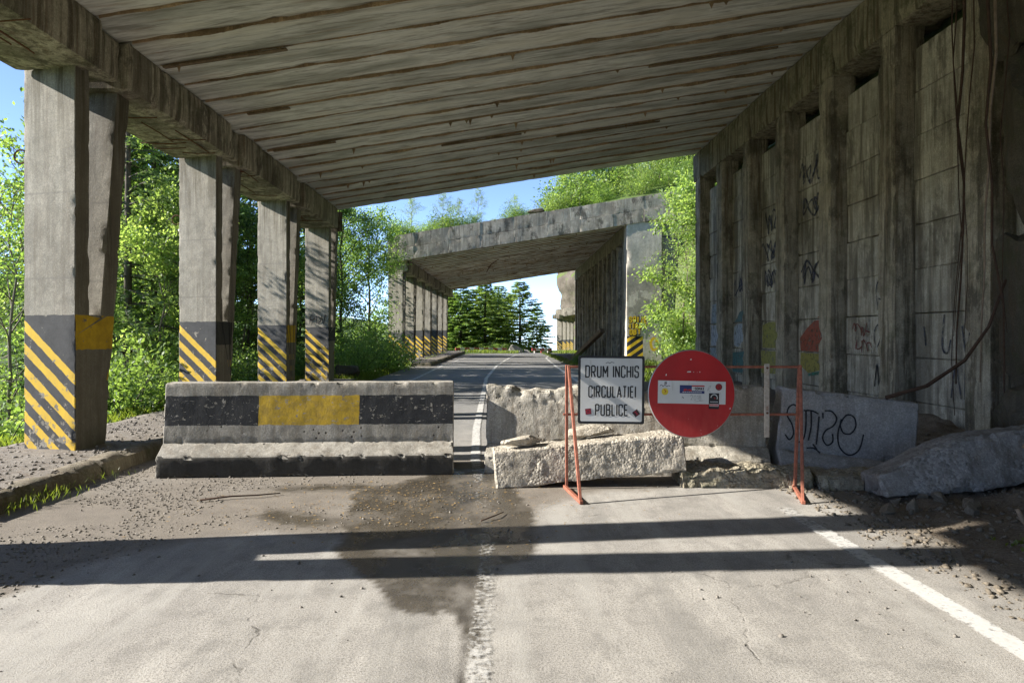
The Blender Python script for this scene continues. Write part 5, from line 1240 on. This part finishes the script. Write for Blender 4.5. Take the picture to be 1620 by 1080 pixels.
# ------------------------------------------------------------------ gravel, rubble, litter, roots
def gravel(name, n, seed, sampler, smin, smax, mat):
    r = np.random.default_rng(seed); x, y, z = sampler(r, n); n = len(x)
    t = (1+5**.5)/2; B = np.array([(-1, t, 0), (1, t, 0), (-1, -t, 0), (1, -t, 0), (0, -1, t), (0, 1, t), (0, -1, -t), (0, 1, -t), (t, 0, -1), (t, 0, 1), (-t, 0, -1), (-t, 0, 1)])/1.9
    Fi = np.array([(0, 11, 5), (0, 5, 1), (0, 1, 7), (0, 7, 10), (0, 10, 11), (1, 5, 9), (5, 11, 4), (11, 10, 2), (10, 7, 6), (7, 1, 8), (3, 9, 4), (3, 4, 2), (3, 2, 6), (3, 6, 8), (3, 8, 9), (4, 9, 5), (2, 4, 11), (6, 2, 10), (8, 6, 7), (9, 8, 1)])
    s = smin+(smax-smin)*r.random(n)**3
    V = B[None]*(1+.35*r.normal(size=(n, 12, 1)))*np.stack([s, s*(.6+.4*r.random(n)), s*(.4+.35*r.random(n))], 1)[:, None]
    a = r.random(n)*6.283; c, sn = np.cos(a)[:, None], np.sin(a)[:, None]
    V = np.stack([V[..., 0]*c-V[..., 1]*sn+x[:, None], V[..., 0]*sn+V[..., 1]*c+y[:, None], V[..., 2]+z[:, None]+(s*.25)[:, None]], -1).reshape(-1, 3)
    F = (Fi[None]+12*np.arange(n)[:, None, None]).reshape(-1, 3)
    link(name, mesh_np(name, V, F), mat)['kind'] = 'stuff'
def samp_road(r, n):
    x = r.uniform(-4.6, 3.4, n*3); y = r.uniform(3.3, 8.6, n*3); d, w, _ = road_attrs(x, y); p = d*.75*np.clip(sstep(-.8, -3.4, x)+.30, 0, 1)+.025; p = p*sstep(-.15, .35, fbm2(x, y, 77, 3, 1.3)+.25*fbm2(x, y, 79, 2, 6))*1.6*(1-.7*w); k = r.random(len(x)) < p
    return x[k][:n], y[k][:n], np.zeros(k.sum())[:n]
gravel('gravel', 15000, 501, samp_road, .002, .014, MAT['gravel'])
def samp_pave(r, n):
    x = r.uniform(-6.6, -4.65, n); y = 6+9*r.random(n)**1.4; return x, y, np.full(n, .17)
gravel('gravel', 2600, 502, samp_pave, .006, .03, MAT['gravel'])
def samp_sh(r, n):
    x = 3.0+3.2*r.random(n)**1.1; y = r.uniform(3.4, 9.5, n); z = np.maximum(ground_h(x, y), 0); return x, y, z
gravel('gravel', 6500, 503, samp_sh, .004, .030, MAT['dirtstone'])
RB = [rock_mesh((.085, .065, .05), 520+k, 2, 14, .22, .45) for k in range(4)]
r = np.random.default_rng(9)
for k in range(22):
    x = 4.15+1.6*r.random(); y = 4.9+1.5*r.random(); 
    if k < 8: x = 3.6+.9*r.random(); y = 6.2+.6*r.random()
    o = link('rubble_stone', RB[k % 4], MAT['dirtstone'], None, (x, y, max(0, gz(x, y))+.02)); s = .5+1.1*r.random(); o.scale = (s, s, s); o.rotation_euler = tuple(r.random(3)*6)
    tag(o, 'grey rubble stone in front of the fallen slab', 'rubble', 'rubble stones at the right edge')
def samp_lit(r, n):
    x = r.normal(-.9, .9, n); y = r.normal(6.8, .7, n); k = (y < 7.7) & (y > 5.2); return x[k], y[k], np.full(k.sum(), .006)
r = np.random.default_rng(12); x, y, z = samp_lit(r, 900); D = np.stack([r.normal(size=len(x)), r.normal(size=len(x)), .08*r.normal(size=len(x))], 1)
link('leaf_litter', quads_mesh('leaf_litter', leaf_quads(np.stack([x, y, z], 1), D, .035, .010, r, 3)), mat_flat('dry_straw_litter', (.34, .22, .08), .9, .5, 40))['kind'] = 'stuff'
def twig(pts, rad, lab, mat=MAT['rootdark'], cat='twig', name='twig'):
    m = MB(); n = len(pts); m.tube([(p.x, p.y, q[2]) for p, q in zip([Vector(p[:2]) for p in pts], pts)], [rad*(1-.6*k/n) for k in range(n)], 6); return tag(m.build(name, mat, None, True), lab, cat)
twig([(-2.95, 6.75, .02), (-2.7, 6.88, .028), (-2.45, 6.92, .03), (-2.25, 7.05, .02)], .011, 'dark dry twig lying on the gravel left of the road')
twig([(-.15, 6.0, .02), (-.02, 6.15, .03), (.05, 6.3, .02)], .007, 'small dark twig on the wet patch near the centre line')
rt = empty('uprooted_root', (4.35, 5.45, .05), label='pale gnarled root lying on the rubble in the lower right', cat='root')
for pts, rad in (([(.75, .1, .34), (.55, .12, .27), (.36, .02, .24), (.22, 0, .12), (.18, -.03, .02)], .042), ([(.55, .10, .28), (.45, .2, .10), (.26, .24, .0), (.05, .1, -.02), (-.12, .05, .10), (-.16, .06, .20)], .028), ([(.36, .02, .22), (.3, -.1, .08), (.1, -.16, .02), (-.1, -.2, .03)], .02), ([(.75, .1, .33), (.9, .1, .42), (1.2, .15, .5)], .04), ([(.3, .6, .62), (.5, .5, .55), (.75, .45, .42), (.95, .4, .36)], .022)):
    m = MB(); c = [tuple(p) for p in pts]; m.tube(c, [rad*(1-.5*k/len(c)) for k in range(len(c))], 7); m.build('root_branch', MAT['root'], rt, True)
hr = empty('hanging_roots', (6.14, 8.28, 0), label='dark roots hanging down the wet rock at the right edge', cat='roots')
r = np.random.default_rng(33)
for k in range(8):
    x = -.12+.04*r.normal()-.1*(k % 3); y = .35*r.normal()+.1; zt = 7.0; zb = .5+1.3*r.random(); pts = []
    for q in range(10): x += .035*r.normal(); y += .04*r.normal(); pts.append((x, y, zt+(zb-zt)*q/9))
    m = MB(); m.tube(pts, [.017*(1-.6*q/9)*(.6+.7*(k % 2)) for q in range(10)], 6); m.build('root_strand', MAT['root'] if k in (3,) else MAT['rootdark'], hr, True)
for k, (loc, sz, lab) in enumerate((((6.4, 8.1, 6.2), (.45, .8, 1.3), 'dark wet rock under the beam at the top right corner'), ((6.45, 8.1, 4.1), (.42, .6, 1.4), 'mossy bulge of dark rock halfway up behind the hanging roots'), ((6.4, 8.05, 2.0), (.45, .6, 1.3), 'dark rock low behind the hanging roots'), ((6.1, 7.6, .5), (.5, .7, .55), 'dark rock lump above the far end of the fallen slab'))):
    tag(link('wall_rock', rock_mesh(sz, 540+k, 4, 7, .22), MAT['darkrock'], None, loc), lab, 'rock')
twig([(4.55, 8.0, .92), (5.05, 8.05, 1.05), (5.5, 8.05, 1.35), (5.75, 8.0, 1.75), (5.95, 8.0, 2.3)], .028, 'long dark branch bowing up from the graffiti barrier to the roots', cat='branch', name='fallen_branch')

# ------------------------------------------------------------------ look-alikes in a row are told apart by their order
ORD = 'first second third fourth fifth sixth seventh eighth ninth tenth eleventh twelfth thirteenth fourteenth fifteenth sixteenth seventeenth eighteenth nineteenth twentieth'.split()+['twenty-first', 'twenty-second', 'twenty-third', 'twenty-fourth', 'twenty-fifth']
by = {}
for o in C.objects:
    if o.parent is None and o.get('group'): by.setdefault((o['group'], o['label']), []).append(o)
for (g, l), L in by.items():
    if len(L) > 1:
        L.sort(key=lambda o: o.location.x/max(1, o.location.y))
        for i, o in enumerate(L): o['label'] = ('leftmost ' if i == 0 else 'rightmost ' if i == len(L)-1 else ORD[i]+' from the left, ')+l
